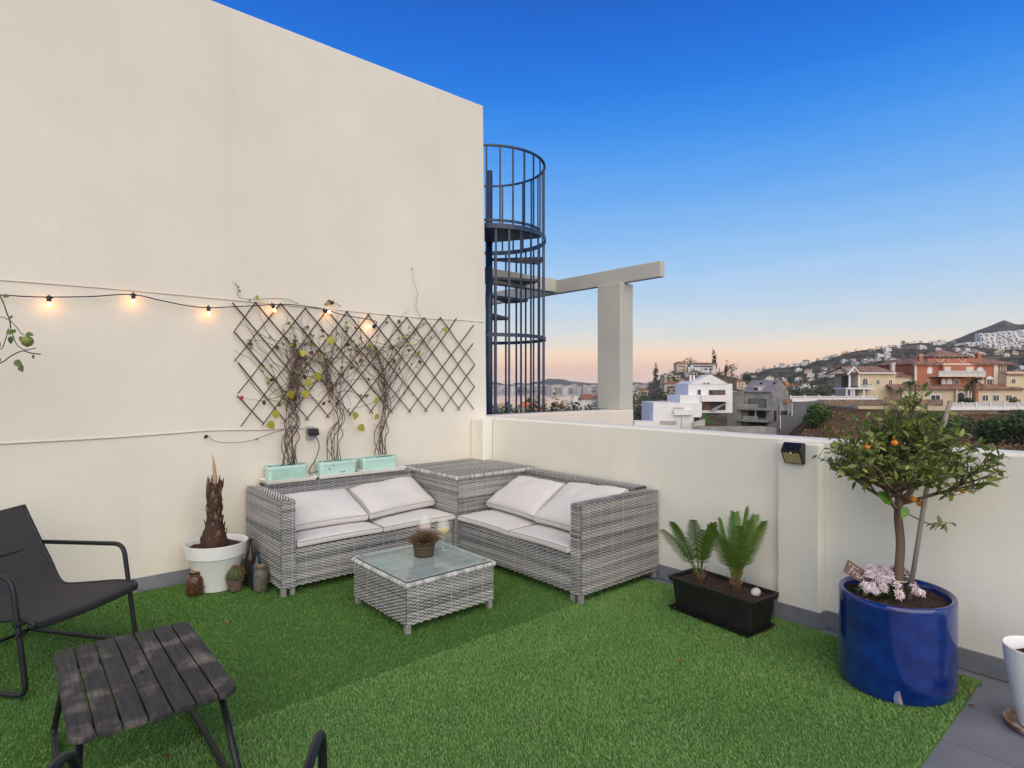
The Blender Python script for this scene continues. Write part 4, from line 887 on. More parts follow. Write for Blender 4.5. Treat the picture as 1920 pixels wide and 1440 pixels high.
def grow(p, d, L, r, lv):
    pts = [Vector(p)]; n = 5; d = Vector(d).normalized()
    for i in range(n):
        d = (d + Vector((U(-.2, .2), U(-.2, .2), U(-.12, .2)))).normalized(); pts.append(pts[-1] + d * L / n)
    if lv > 0 and not (fits(pts[-1]) and fits(pts[3])): return
    bm_.tube(pts, [r * (1 - .5 * i / n) for i in range(n + 1)], 5 if lv > 1 else 7, 0 if lv < 2 else 1)
    if lv >= 2: tips.extend((q, d) for q in pts[1:])
    if lv < 3:
        for k in range((7, 5, 3)[lv]):
            q = pts[random.randint(2, n)]; a = U(0, 6.28); nd = (d * .75 + Vector((math.cos(a), math.sin(a), U(-.35, .5))) * .75).normalized(); grow(q, nd, L * U(.5, .72), r * .55, lv + 1)
for k in range(9):
    a = 2 * math.pi * k / 9 + U(-.25, .25); el = U(.10, .7) if k % 2 else U(.6, 1.3); grow(trunk[-1 - (k % 5)], (math.cos(a) * math.cos(el), math.sin(a) * math.cos(el), math.sin(el)), U(.24, .36), .0105, 0)
grow(trunk[-1], (.1, -.1, 1), .30, .012, 0)
# low hanging twig
low = bez([onD(1692, 958, 3.0), onD(1715, 970, 2.98), onD(1742, 982, 2.97), onD(1765, 984, 2.97), onD(1781, 980, 2.97)], 4); bm_.tube(low, [.0028] * 10 + [.0018] * (len(low) - 10), 5, 1)
bm_.build('branches', [M_bark, M_twig], ctr, smooth=True)
def leafM(p, d, s):
    y = Vector(d).normalized(); x = y.cross(Vector((U(-1, 1), U(-1, 1), U(.2, 1)))); x = x.normalized() if x.length > 1e-3 else y.orthogonal().normalized(); z = x.cross(y)
    return Matrix.Translation(p) @ Matrix((x, y, z)).transposed().to_4x4() @ Matrix.Scale(s, 4)
def cleaf(tone, w_, l, curl):
    m = MB(); n = 4; vs = []
    for i in range(n + 1):
        t = i / n; wd = w_ * math.sin(math.pi * t ** .85) ** .9 if 0 < t < 1 else 0; vs += [(-wd, l * t, .25 * wd - curl * l * t * t), (0, l * t, -curl * l * t * t), (wd, l * t, .25 * wd - curl * l * t * t)]
    m.add(vs, [f for i in range(n) for f in ((i * 3, i * 3 + 1, i * 3 + 4, i * 3 + 3), (i * 3 + 1, i * 3 + 2, i * 3 + 5, i * 3 + 4))], 0, tone); return m
leafs = [cleaf(tn, w_, l, cu) for tn, w_, l, cu in ((.2, .0105, .05, .25), (.35, .0095, .046, .4), (.45, .011, .052, .15), (.6, .009, .043, .5), (.75, .0095, .045, .3), (.9, .0085, .040, .35))]
leaf_me = [mesh_only(l, 'leaf', M_cleaf, smooth=True, tone=True) for l in leafs]
spots = []
ok = [(p, d) for p, d in tips if fits(p)]
random.shuffle(ok)
for p, d in ok:
    for k in range(3 if p.z > 1.0 else 4):
        nd = (Vector(d) * .6 + Vector((U(-1, 1), U(-1, 1), U(-.7, .8)))).normalized(); spots.append((p + Vector((U(-.012, .012), U(-.012, .012), U(-.012, .012))), nd, U(.75, 1.15)))
random.shuffle(spots); spots = spots[:2050]
for p in low[-8:]:
    for k in range(2): spots.insert(0, (p, Vector((U(-1, 1), U(-1, 1), U(-1, .6))).normalized(), U(.7, 1)))
fwd = Vector((CA, SA, 0))
spots.sort(key=lambda s: s[0].dot(fwd))
rest = MB()
for i, (p, d, s) in enumerate(spots):
    k = random.choices(range(6), (10, 16, 22, 20, 18, 14))[0]
    if i % 3 == 0 and i // 3 < 300: inst('leaf', leaf_me[k], ctr, Matrix.Translation(-wloc(ctr)) @ leafM(p, d, s))
    else:
        M = leafM(p, d, s); rest.add([M @ Vector(v) for v in leafs[k].v], leafs[k].f, 0, leafs[k].t)
rest.build('foliage', M_cleaf, ctr, smooth=True, tone=True)['kind'] = 'stuff'
big = leaf_mesh('leaf', .026, .085, .15, .2, mat('bright_green_leaf', (.10, .26, .02), .4, .15, 20))
for (x, y, r) in ((1652, 938, -.9), (1644, 930, -1.4), (1660, 925, -.4), (1668, 948, .3), (1700, 950, 2.6)): inst('leaf', big, ctr, Matrix.Translation(-wloc(ctr)) @ face_M(onD(x, y, 2.93), (-CA, -SA, .5), r, .8))
for (x, y, d) in ((1712, 936, 2.93), (1724, 944, 2.96), (1625, 839, 2.85), (1677, 831, 2.80), (1791, 917, 2.9), (1805, 920, 2.95)):
    p = onD(x, y, d); m = MB(); m.lathe([(.0, -.0145), (.008, -.0125), (.014, -.005), (.0155, .002), (.013, .009), (.007, .013), (0, .0135)], p, 18); m.tube([p + Z3 * .012, p + Z3 * .03], .0015, 4); m.build('orange_fruit', M_orange, ctr, smooth=True)
sk_ = MB(); sk_.tube([Vector((3.445, .935, .38)), onD(1740, 900, 2.93), onD(1782, 752, 2.98)], [.0115, .011, .0105], 10); tag(sk_.build('support_stake', mat('weathered_grey_stake', (.27, .24, .21), .8, .2, 20, .3, 50, stretch=(1, 1, .2)), smooth=True), 'grey wooden stake leaning through the citrus tree crown', 'stake')
m = MB(); m.tube([tb + Vector((math.cos(q) * .033, math.sin(q) * .033, .095)) for q in np.linspace(0, 6.28, 20)[:-1]], .004, 5, closed=True); m.build('tie', mat('pale_tie', (.45, .5, .4), .7), ctr, smooth=True)
# chrysanthemums
M_petal = mat('pale_pink_petal', (.66, .52, .57), .7, 0, 30, col2=(.80, .72, .76), hue_obj=.12); M_fcent = mat('flower_centre', (.50, .30, .22), .8)
def flower_mesh(droop):
    m = MB()
    for ring, (np_, l, el) in enumerate(((13, .031, .10 - droop), (11, .025, .55 - droop * .7), (7, .015, 1.05 - droop * .4))):
        for i in range(np_):
            q = 2 * math.pi * i / np_ + ring * .2 + U(-.1, .1); e = el + U(-.2, .2); ll = l * U(.85, 1.1); d = Vector((math.cos(q) * math.cos(e), math.sin(q) * math.cos(e), math.sin(e))); s = Vector((-math.sin(q), math.cos(q), 0)) * .0036; b = Vector((0, 0, .002 * ring)); up = Vector((0, 0, .0018))
            m.add([b + d * .003 - s * .5, b + d * .003 + s * .5, b + d * ll * .65 + s - up * droop, b + d * ll - up * 3 * droop, b + d * ll * .65 - s - up * droop], [(0, 1, 2, 4), (4, 2, 3)])
    m.lathe([(.005, .002), (.004, .007), (0, .008)], (0, 0, 0), 8, mi=1); return mesh_only(m, 'flower', [M_petal, M_fcent])
FM = [flower_mesh(.0), flower_mesh(.3), flower_mesh(1.1)]
fb = onZ(1672, 1120, .415); cp = thing('chrysanthemum', 'pale pink chrysanthemums blooming at the foot of the citrus tree', 'flowers', fb)
fl = [(545, 330), (600, 400), (720, 370), (840, 345), (940, 390), (1040, 390), (1100, 420), (560, 560), (480, 640), (690, 480), (765, 500), (710, 600), (830, 430), (900, 570), (930, 700), (1170, 590), (1260, 670), (1090, 510), (440, 560), (620, 460), (880, 330), (990, 350), (650, 320), (780, 410), (520, 430), (590, 640), (1150, 650)]
st_ = MB()
for (x, y) in fl:
    px, py = 1560 + .13542 * x, 1020 + .13542 * y; z = .545 - (py - 1065) / 55 * .095; p = onZ(px, py, z); lowf = y > 540
    out = (p - Vector((fb.x, fb.y, .40))).normalized(); out = (out + Vector((-CA, -SA, .3)) * .6 + Vector((U(-.3, .3), U(-.3, .3), 0))).normalized()
    if lowf and random.random() < .5: out = (out + Vector((0, 0, -.6))).normalized()
    Mx = Matrix.Translation(p - wloc(cp)) @ out.to_track_quat('Z', 'Y').to_matrix().to_4x4() @ Matrix.Rotation(U(0, 6), 4, 'Z') @ Matrix.Scale(U(.85, 1.12), 4)
    inst('flower', FM[2] if (lowf and random.random() < .45) else random.choice(FM[:2]), cp, Mx)
    b0 = fb + Vector((U(-.03, .03), U(-.03, .03), 0)); st_.tube(bez([b0, (b0 + p) / 2 + Vector((0, 0, .02)), p], 4), .0018, 4)
st_.build('stems', M_twig, cp, smooth=True)
fol = MB(); M_mum = attr_mat('mum_leaf', [(0, (.015, .04, .01)), (.6, (.04, .10, .02)), (1, (.12, .20, .04))], .6, noise_amt=.06, trans=.15)
for i in range(130):
    px, py = U(1622, 1712), U(1078, 1125); z = .515 - (py - 1065) / 55 * .085; p = onZ(px, py, z) + fwd * U(0, .07); base = leafs[2]; M = leafM(p, (U(-1, 1), U(-1, 1), U(-.4, .5)), U(.5, .95)); tn = U(.1, .9); fol.add([M @ Vector((v[0] * 1.3, v[1], v[2])) for v in base.v], base.f, 0, tn)
fol.build('foliage', M_mum, cp, smooth=True, tone=True)['kind'] = 'stuff'
# name sign
sd0 = 3.03; TL, BL, BR = onD(1591, 1050, sd0), onD(1582, 1072, sd0), onD(1613.5, 1092, sd0); u_ = (BR - BL).normalized(); v_ = (TL - BL); Hs = v_.length; v_ = v_.normalized(); n_ = u_.cross(v_).normalized(); n_ = n_ if n_.dot(fwd) < 0 else -n_; Ls = .19
sgn = thing('wooden_name_sign', 'small brown wooden sign with white script lettering stuck behind the flowers', 'sign', BL)
m = MB(); vs = [BL, BL + u_ * Ls, BL + u_ * Ls + v_ * Hs, BL + v_ * Hs]; m.add(vs + [p - n_ * .006 for p in vs], [(0, 1, 2, 3), (7, 6, 5, 4)] + [(i, i + 4, (i + 1) % 4 + 4, (i + 1) % 4) for i in range(4)]); m.build('board', mat('brown_sign_wood', (.17, .115, .095), .8, .2, 40, stretch=(1, 1, 1)), sgn, recalc=True)
m = MB(); m.tube([BL + u_ * Ls * .75 - n_ * .004, BL + u_ * Ls * .75 - n_ * .004 - Z3 * .10], .004, 6); m.build('peg', M_stake, sgn)
k = Hs
strokes = [[(.25, .62), (.12, .70), (.14, .84), (.38, .80), (.62, .76), (.95, .80)], [(.50, .78), (.46, .52), (.40, .28), (.34, .16), (.24, .16)], [(.30, .46), (.46, .50), (.66, .56)],
           [(.66, .50), (.72, .40), (.70, .22), (.72, .40), (.82, .50), (.92, .46)], [(1.20, .46), (1.06, .48), (.98, .34), (1.04, .20), (1.16, .28), (1.22, .46), (1.20, .26), (1.28, .20), (1.36, .30)],
           [(1.36, .30), (1.42, .46), (1.42, .22), (1.50, .42), (1.62, .46), (1.66, .28), (1.74, .20), (1.84, .32)]]
m = MB()
for s in strokes: m.tube(bez([BL + u_ * (a * k * .98 + .004) + v_ * (b * k) + n_ * .0012 for a, b in s], 5), .0013, 5)
m.build('lettering', mat('white_sign_paint', (.75, .70, .66), .7), sgn)

# ================================================================== RIGHT WHITE POT
rc = Vector((3.435, .435, FZ))
m = MB(); m.lathe([(0, 0), (.10, 0), (.118, .012), (.126, .032), (.121, .033), (.112, .015), (.095, .006), (0, .006)], rc, 40); tag(m.build('saucer', mat('stained_white_saucer', (.66, .64, .60), .5, 0, 14, col2=(.30, .16, .08), contrast=.25), smooth=True, angle=50), 'stained white saucer under the pot at the right edge', 'saucer')
rp = thing('white_flower_pot', 'tall white tapered flower pot at the right edge', 'flower pot', rc + Z3 * .008)
m = MB(); m.lathe([(0, .008), (.062, .008), (.070, .02), (.098, .14), (.120, .27), (.128, .352), (.129, .362), (.125, .365), (.120, .36), (.110, .26)], rc, 48); m.build('pot', M_whitepl, rp, smooth=True, angle=50)
soil_disc(rp, rc, .115, .315)

# ================================================================== LEMON BRANCH AT THE LEFT EDGE
M_lleaf = mat('lemon_leaf', (.055, .10, .018), .45, 0, 14, col2=(.12, .17, .03), hue_obj=.2)
lb = onD(-150, 720, 3.3); lb.z = 0; lt = thing('lemon_tree', 'lemon tree at the left edge of which twigs and one green lemon show', 'tree', lb)
m = MB(); top = onD(-150, 620, 3.3); m.tube(bez([lb, lb + Vector((.02, 0, .7)), lb + Vector((-.02, .02, 1.3)), top, onD(-120, 540, 3.3)], 5), .017, 8); m.build('trunk', M_bark, lt, smooth=True)
m = MB(); brs = [((-140, 600), (-60, 560), (-10, 548), (5, 565), (12, 585), (18, 600), (20, 615)), ((-148, 660), (-70, 650), (-20, 625), (0, 595), (16, 600)), ((-148, 690), (-60, 700), (0, 681), (20, 668), (42, 658), (58, 662), (76, 664)), ((20, 615), (28, 640), (38, 652), (46, 655)), ((18, 600), (30, 612), (40, 625), (46, 628)), ((-30, 640), (0, 655), (10, 637), (16, 615)), ((42, 658), (56, 655), (67, 653))]
for b in brs: m.tube(bez([onD(x, y, 3.3) for x, y in b], 4), .0034 if len(b) > 5 else .0024, 5)
m.build('branches', M_twig, lt, smooth=True)
ME_l = leaf_mesh('leaf', .019, .058, .25, .2, M_lleaf)
for (x, y, r, s) in ((25, 592, 2.4, .6), (16, 618, -2.6, .7), (22, 630, 2.9, .8), (28, 625, .6, .7), (36, 632, -2.2, .7), (48, 626, -1.7, .75), (0, 640, 2.8, .8), (-6, 645, 1.2, .9), (28, 676, -2.2, 1.0), (38, 684, -2.5, .9), (5, 556, -1.4, .6), (64, 665, 2.8, .45), (2, 672, 2.6, .8), (-12, 660, 1.0, 1)):
    inst('leaf', ME_l, lt, Matrix.Translation(-wloc(lt)) @ face_M(onD(x, y, 3.27), (-CA + U(-.5, .5), -SA + U(-.3, .3), U(0, .8)), r, s))
p = onD(51, 639, 3.28); m = MB(); m.lathe([(0, -.036), (.006, -.033), (.022, -.024), (.030, -.006), (.029, .008), (.02, .021), (.006, .027), (0, .027)], p, 22); m.build('green_lemon', mat('green_lemon_peel', (.20, .24, .05), .5, .15, 20, .2, 120), lt, smooth=True)

# ================================================================== FALLEN LEAVES
M_dry = mat('dry_fallen_leaf', (.22, .11, .045), .9, .3, 40, hue_obj=.4)
FL = [leaf_mesh('fallen_leaf', .010, .036, .5, -.3, M_dry), leaf_mesh('fallen_leaf', .007, .045, .6, .3, M_dry), leaf_mesh('fallen_leaf', .014, .03, .3, -.5, M_dry)]
for (x, y, z, lf) in ((217, 1138, .008, 'on the turf just right of the armchair seat'), (420, 1162, .008, 'on the turf between the slatted table and the brown jar'), (457, 1267, .008, 'on the turf right beside the slatted table'), (320, 1413, .008, 'on the turf in front of the slatted table'), (690, 1165, .008, 'on the turf left of the coffee table'), (1267, 1240, .008, 'alone in the middle of the open turf'),
    (1809, 1270, .008, 'at the turf corner behind the blue pot'), (1801, 1279, .008, 'on the turf close beside the blue pot'), (1791, 1299, .008, 'touching the right side of the blue pot foot'), (1821, 1292, .008, 'on the turf edge nearest the tiles'), (1830, 1324, FZ + .006, 'on the grey tiles before the turf edge'), (1843, 1287, FZ + .006, 'on the grey tiles near the skirting'), (1250, 1106, .008, 'on the turf between the right sofa and the black trough'), (255, 1107, .008, 'on the turf against the tall wall skirting'), (510, 1120, .008, 'on the turf before the left sofa armrest')):
    o = inst('fallen_leaf', random.choice(FL)); p = onZ(x, y, z); o.matrix_world = Matrix.Translation(p) @ Matrix.Rotation(U(0, 6.28), 4, 'Z') @ Matrix.Rotation(U(-.3, .3), 4, 'X') @ Matrix.Scale(U(.8, 1.2), 4)
    tag(o, 'small dry brown leaf ' + lf, 'fallen leaf', 'dry leaves scattered on the terrace floor')
# ================================================================== BEYOND THE TERRACE: low wall, pergola, spiral stair
M_pink = mat('warm_plaster', (0.78, 0.70, 0.60), .9, .04, 2, .4, 50, spec=.2)
M_conc = mat('pergola_plaster', (0.53, 0.525, 0.46), .9, .05, 1.5, .35, 40, spec=.2)
m = MB(); m.box(3.974, 6.548, WY + .002, WY + .24, -8, 1.152)
tag(m.build('low_wall', M_pink, bevel=.012, seg=3), 'low warm-coloured wall beyond the parapet carrying the pergola pillar', 'wall')
pg = thing('pergola', 'plastered pergola pillar carrying two pale beams beside the spiral stair', 'pergola', (6.41, 5.2, 1.15))
m = MB(); m.box(6.272, 6.546, WY + .008, 5.435, 1.1525, 2.875); m.build('pillar', M_conc, pg, bevel=.01)
m = MB(); m.box(6.345, 6.435, 4.44, 11.0, 2.876, 3.082); m.build('beam', M_conc, pg, bevel=.008)
m = MB(); m.box(2.5, 6.344, 6.32, 6.46, 2.90, 3.10); m.build('beam', M_conc, pg, bevel=.008)
m = MB(); m.box(4.6, 6.34, 9.6, 9.74, 2.88, 3.08); m.build('beam', M_conc, pg, bevel=.008)
M_navy = mat('navy_paint', (0.022, 0.042, 0.088), .45, .3, 12, .1, 60, coat=.2)
sc = onD(917, 720, 8.0); sc.z = 0; RS = .755
ss = thing('spiral_staircase', 'navy blue metal spiral staircase with tall balusters behind the wall end', 'staircase', sc)
m = MB(); m.tube([sc + Z3 * -1, sc + Z3 * 4.40], .048, 16); m.build('central_pole', M_navy, ss, smooth=True)
def ring(z, hh, th, a0=0, a1=360, R=RS):
    m = MB(); n = int(72 * (a1 - a0) / 360) + 1; vs = []
    for i in range(n):
        q = math.radians(a0 + (a1 - a0) * i / (n - 1)); c_, s_ = math.cos(q), math.sin(q)
        for (r, zz) in ((R - th, z), (R + th, z), (R + th, z + hh), (R - th, z + hh)): vs.append((sc.x + c_ * r, sc.y + s_ * r, zz))
    m.add(vs, [(i * 4 + j, i * 4 + (j + 1) % 4, (i + 1) * 4 + (j + 1) % 4, (i + 1) * 4 + j) for i in range(n - 1) for j in range(4)]); return m
ring(4.44, .022, .015).build('handrail', M_navy, ss)
ring(3.425, .060, .006, R=RS + .016).build('ring_band', M_navy, ss); ring(2.088, .045, .006, R=RS + .016).build('ring_band', M_navy, ss); ring(.70, .045, .006, R=RS + .016).build('ring_band', M_navy, ss)
cdir = math.atan2(-sc.y, -sc.x)                 # towards the terrace
for k in range(28):
    q = cdir + 2 * math.pi * (k + .5) / 28; p = Vector((sc.x + RS * math.cos(q), sc.y + RS * math.sin(q), 0)); Mx = Matrix.Translation(p) @ Matrix.Rotation(q, 4, 'Z')
    m = MB(); m.box(-.006, .006, -.0125, .0125, -.6, 3.43, M=Mx); m.build('baluster', M_navy, ss)
    q += .07; p = Vector((sc.x + RS * math.cos(q), sc.y + RS * math.sin(q), 0)); Mx = Matrix.Translation(p) @ Matrix.Rotation(q, 4, 'Z')
    m = MB(); m.box(-.006, .006, -.011, .011, 3.44, 4.45, M=Mx); m.build('baluster', M_navy, ss)
def tread(z, a0, a1, R=RS - .02, th=.035):
    m = MB(); n = 6; pts = [(sc.x + .04 * math.cos(a0), sc.y + .04 * math.sin(a0))] + [(sc.x + R * math.cos(a0 + (a1 - a0) * i / n), sc.y + R * math.sin(a0 + (a1 - a0) * i / n)) for i in range(n + 1)] + [(sc.x + .04 * math.cos(a1), sc.y + .04 * math.sin(a1))]
    m.prism(pts, 'z', z - th, z); return m.build('tread', M_navy, ss, recalc=True)
rdir = A - math.pi / 2                           # to the right in the picture
tread(3.46, rdir - 2.3, rdir - .35)              # landing, towards the terrace
for k in range(14): a = rdir - .12 + k * .43; tread(3.46 - .245 * (k + 1), a, a + .50)
m = ring(3.52, .03, .01, math.degrees(rdir) - 130, math.degrees(rdir) - 20, RS - .03); m.build('toe_rail', M_navy, ss)

# ================================================================== LAND, SEA
DN = [12, 30, 60, 95, 140, 220, 350, 450, 600, 900, 1400, 2000, 3000, 4500]
PR = {
 700: [1500, 1050, 870, 820, 800, 790, 785, 780, 777, 772, 768, 765, 755, 745], 1110: [1500, 1050, 870, 820, 800, 790, 785, 780, 777, 772, 768, 765, 755, 745],
 1185: [1500, 1050, 870, 820, 802, 790, 766, 748, 752, 760, 768, 765, 755, 745], 1220: [1500, 1050, 870, 820, 800, 785, 748, 722, 730, 755, 765, 765, 755, 745],
 1258: [1500, 1050, 870, 818, 798, 776, 728, 696, 706, 740, 755, 760, 755, 745], 1300: [1500, 1050, 870, 818, 798, 773, 724, 692, 702, 735, 745, 750, 750, 745],
 1350: [1500, 1050, 870, 818, 798, 773, 730, 701, 706, 725, 735, 740, 745, 740], 1400: [1500, 1050, 880, 818, 800, 775, 740, 714, 716, 714, 704, 706, 715, 725],
 1440: [1500, 1050, 880, 816, 796, 775, 752, 738, 728, 712, 690, 700, 712, 722], 1470: [1500, 1050, 890, 816, 790, 772, 752, 740, 728, 710, 686, 695, 710, 720],
 1510: [1500, 1050, 900, 778, 757, 766, 752, 742, 728, 705, 681, 690, 705, 720], 1560: [1500, 1050, 890, 772, 757, 765, 750, 738, 720, 695, 669, 680, 700, 715],
 1620: [1500, 1050, 880, 774, 757, 763, 748, 733, 712, 683, 656, 668, 690, 710], 1700: [1500, 1050, 870, 776, 757, 762, 745, 728, 705, 675, 646, 660, 680, 700],
 1780: [1500, 1050, 870, 778, 757, 760, 742, 725, 702, 670, 641, 645, 640, 690], 1830: [1500, 1050, 870, 778, 757, 760, 742, 725, 702, 668, 641, 634, 619, 680],
 1885: [1500, 1050, 870, 778, 757, 760, 742, 725, 702, 668, 645, 632, 598, 670], 1905: [1500, 1050, 870, 778, 757, 760, 742, 725, 702, 668, 646, 633, 607, 670],
 1935: [1500, 1050, 870, 778, 757, 760, 742, 725, 702, 668, 646, 632, 598, 670], 2100: [1500, 1050, 870, 778, 757, 760, 742, 725, 702, 668, 640, 628, 590, 660], 2700: [1500, 1050, 870, 790, 770, 760, 742, 725, 705, 680, 655, 640, 600, 660]}
PK = sorted(PR); PT = np.array([PR[k] for k in PK], float); LD = np.log(DN)
def terr_py(x, d):
    col = [np.interp(math.log(d), LD, row) for row in PT]; return float(np.interp(x, PK, col))
def terr_z(x, d):
    z = H + (HY - terr_py(x, d)) * d / F
    a = min(1, max(0, (d - 150) / 500)); return z + a * (d * .0035) * (noise.noise((x * .02, math.log(d) * 6, 0)) + .5 * noise.noise((x * .06, math.log(d) * 15, 3)))
def terr(x, d):
    p = onD(x, HY, d); p.z = terr_z(x, d); return p
M_land = bpy.data.materials.new('hillside_scrub'); M_land.use_nodes = True
def land_nodes():
    t = M_land.node_tree; b = t.nodes['Principled BSDF']; L = t.links.new; b.inputs['Roughness'].default_value = 1; b.inputs['Specular IOR Level'].default_value = .1
    g = t.nodes.new('ShaderNodeNewGeometry'); n1 = t.nodes.new('ShaderNodeTexNoise'); L(g.outputs['Position'], n1.inputs['Vector']); n1.inputs['Scale'].default_value = .35; n1.inputs['Detail'].default_value = 8; n1.inputs['Roughness'].default_value = .7
    r1 = t.nodes.new('ShaderNodeValToRGB'); L(n1.outputs['Fac'], r1.inputs[0]); E = r1.color_ramp.elements; E[0].position = .36; E[0].color = (.05, .042, .02, 1); E[1].position = .64; E[1].color = (.21, .125, .07, 1); e = E.new(.5); e.color = (.125, .078, .042, 1)
    n2 = t.nodes.new('ShaderNodeTexNoise'); L(g.outputs['Position'], n2.inputs['Vector']); n2.inputs['Scale'].default_value = .018; n2.inputs['Detail'].default_value = 7
    r2 = t.nodes.new('ShaderNodeValToRGB'); L(n2.outputs['Fac'], r2.inputs[0]); E = r2.color_ramp.elements; E[0].position = .4; E[0].color = (.055, .06, .036, 1); E[1].position = .66; E[1].color = (.21, .165, .12, 1)
    vl = t.nodes.new('ShaderNodeVectorMath'); vl.operation = 'LENGTH'; L(g.outputs['Position'], vl.inputs[0]); mr = t.nodes.new('ShaderNodeMapRange'); L(vl.outputs['Value'], mr.inputs[0]); mr.inputs[1].default_value = 130; mr.inputs[2].default_value = 260
    mx = t.nodes.new('ShaderNodeMixRGB'); L(mr.outputs[0], mx.inputs[0]); L(r1.outputs[0], mx.inputs[1]); L(r2.outputs[0], mx.inputs[2]); L(mx.outputs[0], b.inputs['Base Color'])
    bp = t.nodes.new('ShaderNodeBump'); bp.inputs['Strength'].default_value = 1; bp.inputs['Distance'].default_value = .5; L(n1.outputs['Fac'], bp.inputs['Height']); L(bp.outputs[0], b.inputs['Normal'])
land_nodes()
xs = np.arange(700, 2701, 8); ds = np.exp(np.linspace(math.log(12), math.log(4500), 110)); m = MB()
grid = [terr(x, d) for d in ds for x in xs]; Wn = len(xs)
m.add(grid, [(j * Wn + i, j * Wn + i + 1, (j + 1) * Wn + i + 1, (j + 1) * Wn + i) for j in range(len(ds) - 1) for i in range(Wn - 1)])
tag(m.build('hillside', M_land, smooth=True), kind='structure')
SEA = -58.5
M_sea = mat('sea_water', (.10, .13, .15), .04, .15, .02, .02, .06, bdist=.1)
m = MB(); m.lathe([(0, SEA), (12500, SEA)], (0, 0, 0), 96); tag(m.build('sea', M_sea), kind='structure')
# far coast across the bay
m = MB(); cx_ = np.arange(500, 1500, 10); rows = [(4650, 737), (4800, 733), (5200, 731), (6000, 728), (7500, 722), (9000, 716), (9800, 724)]
g = []
for (d, py) in rows:
    for x in cx_: g.append(onD(x, py - (3 + 6 * max(0, (d - 5000) / 4000)) * (noise.noise((x * .012, d * .001, 7)) + .4 * noise.noise((x * .05, d * .001, 9))), d))
m.add(g, [(j * len(cx_) + i, j * len(cx_) + i + 1, (j + 1) * len(cx_) + i + 1, (j + 1) * len(cx_) + i) for j in range(len(rows) - 1) for i in range(len(cx_) - 1)])
tag(m.build('far_coast', M_land, smooth=True), kind='structure')
M_city = attr_mat('far_city_blocks', [(0, (.30, .26, .23)), (.6, (.52, .47, .42)), (1, (.7, .66, .62))], .9)
m = MB()
for i in range(620):
    x = U(860, 1260); d = U(4720, 5600) if random.random() < .75 else U(5600, 7200); p = onD(x, HY, d); z = H - (np.interp(d, [r[0] for r in rows], [r[1] for r in rows]) - HY) * d / F
    w_, dp, hh = U(14, 42), U(14, 30), U(10, 42) * (1 if d < 5600 else .6); Mx = Matrix.Translation((p.x, p.y, z)) @ Matrix.Rotation(U(0, 3), 4, 'Z'); m.box(-w_, w_, -dp, dp, -12, hh, 0, Mx, U(0, 1))
tag(m.build('far_city', M_city, tone=True), 'hazy city blocks along the far shore of the bay', 'city', kind='stuff')

# ================================================================== VEGETATION FOR THE HILLS
M_fol = attr_mat('hill_foliage', [(0, (.02, .028, .017)), (.5, (.055, .07, .036)), (1, (.125, .13, .065))], .9, noise_amt=.2, nscale=.25)
ico_v, ico_f = None, None
def ico(sub):
    import bmesh
    b = bmesh.new(); bmesh.ops.create_icosphere(b, subdivisions=sub, radius=1); b.verts.ensure_lookup_table(); v = [x.co.copy() for x in b.verts]; f = [tuple(q.index for q in x.verts) for x in b.faces]; b.free(); return v, f
IC1, IC2 = ico(1), ico(2)
def blob(m, c, rx, rz, tone, ic=IC1, rough=.4):
    s = U(0, 99); vs, ts = [], []
    for v in ic[0]:
        k = 1 + rough * noise.noise(v * 2.1 + Vector((s, 0, 0))) * 1.6; vs.append((c[0] + v.x * rx * k, c[1] + v.y * rx * k, c[2] + v.z * rz * k)); ts.append(tone + .25 * v.z * .6)
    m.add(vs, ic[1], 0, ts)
def crown(m, c, r, rz, n, leaf, tone0=.5, shell=.55):
    """leaf-sized faces spread through an uneven crown"""
    lobes = [(Vector((U(-.5, .5), U(-.5, .5), U(-.4, .5))), U(.5, .75)) for _ in range(7)]
    for i in range(n):
        lo, lr = random.choice(lobes); d = Vector((random.gauss(0, 1), random.gauss(0, 1), random.gauss(0, 1))).normalized() * lr * U(shell, 1) ** .5
        q = lo + d; p = Vector((c[0] + q.x * r, c[1] + q.y * r, c[2] + q.z * rz)); a = Vector((U(-1, 1), U(-1, 1), U(-1, 1))).normalized(); b = a.orthogonal().normalized(); s = leaf * U(.6, 1.3)
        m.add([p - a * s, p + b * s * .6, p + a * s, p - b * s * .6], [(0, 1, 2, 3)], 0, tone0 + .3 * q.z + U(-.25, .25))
def hill_tree(p, h, kind):
    m = MB()
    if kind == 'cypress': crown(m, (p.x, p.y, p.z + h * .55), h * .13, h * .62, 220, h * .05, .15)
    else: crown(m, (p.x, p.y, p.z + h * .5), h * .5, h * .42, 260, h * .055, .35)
    return m
def wood(name, n, xr, dr, hr, label, cyp=.12, reject=None):
    m = MB()
    for i in range(n):
        x = U(*xr); d = math.exp(U(math.log(dr[0]), math.log(dr[1])))
        if reject and reject(x, d): continue
        p = terr(x, d); h = U(*hr)
        if noise.noise((p.x * .012, p.y * .012, 5)) < -.2 and random.random() < .7: continue
        k = 90 if d < 300 else (55 if d < 550 else 30); t0 = U(.15, .6)
        if random.random() < cyp: crown(m, (p.x, p.y, p.z + h * .6), h * .16, h * .62, int(k * .6), h * .09, .2)
        else: crown(m, (p.x, p.y, p.z + h * .42), h * U(.4, .55), h * U(.36, .5), k, h * (.075 if k > 50 else .12), t0)
    return tag(m.build(name, M_fol, tone=True), label, 'wood', kind='stuff')
bare = lambda x, d: d > 1500 and x > 1790
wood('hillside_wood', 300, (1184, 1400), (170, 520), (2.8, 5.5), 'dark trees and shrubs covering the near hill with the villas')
wood('hillside_wood', 1700, (1395, 2050), (230, 1500), (4.5, 10), 'dark wood covering the long hillside behind the villa', .08)
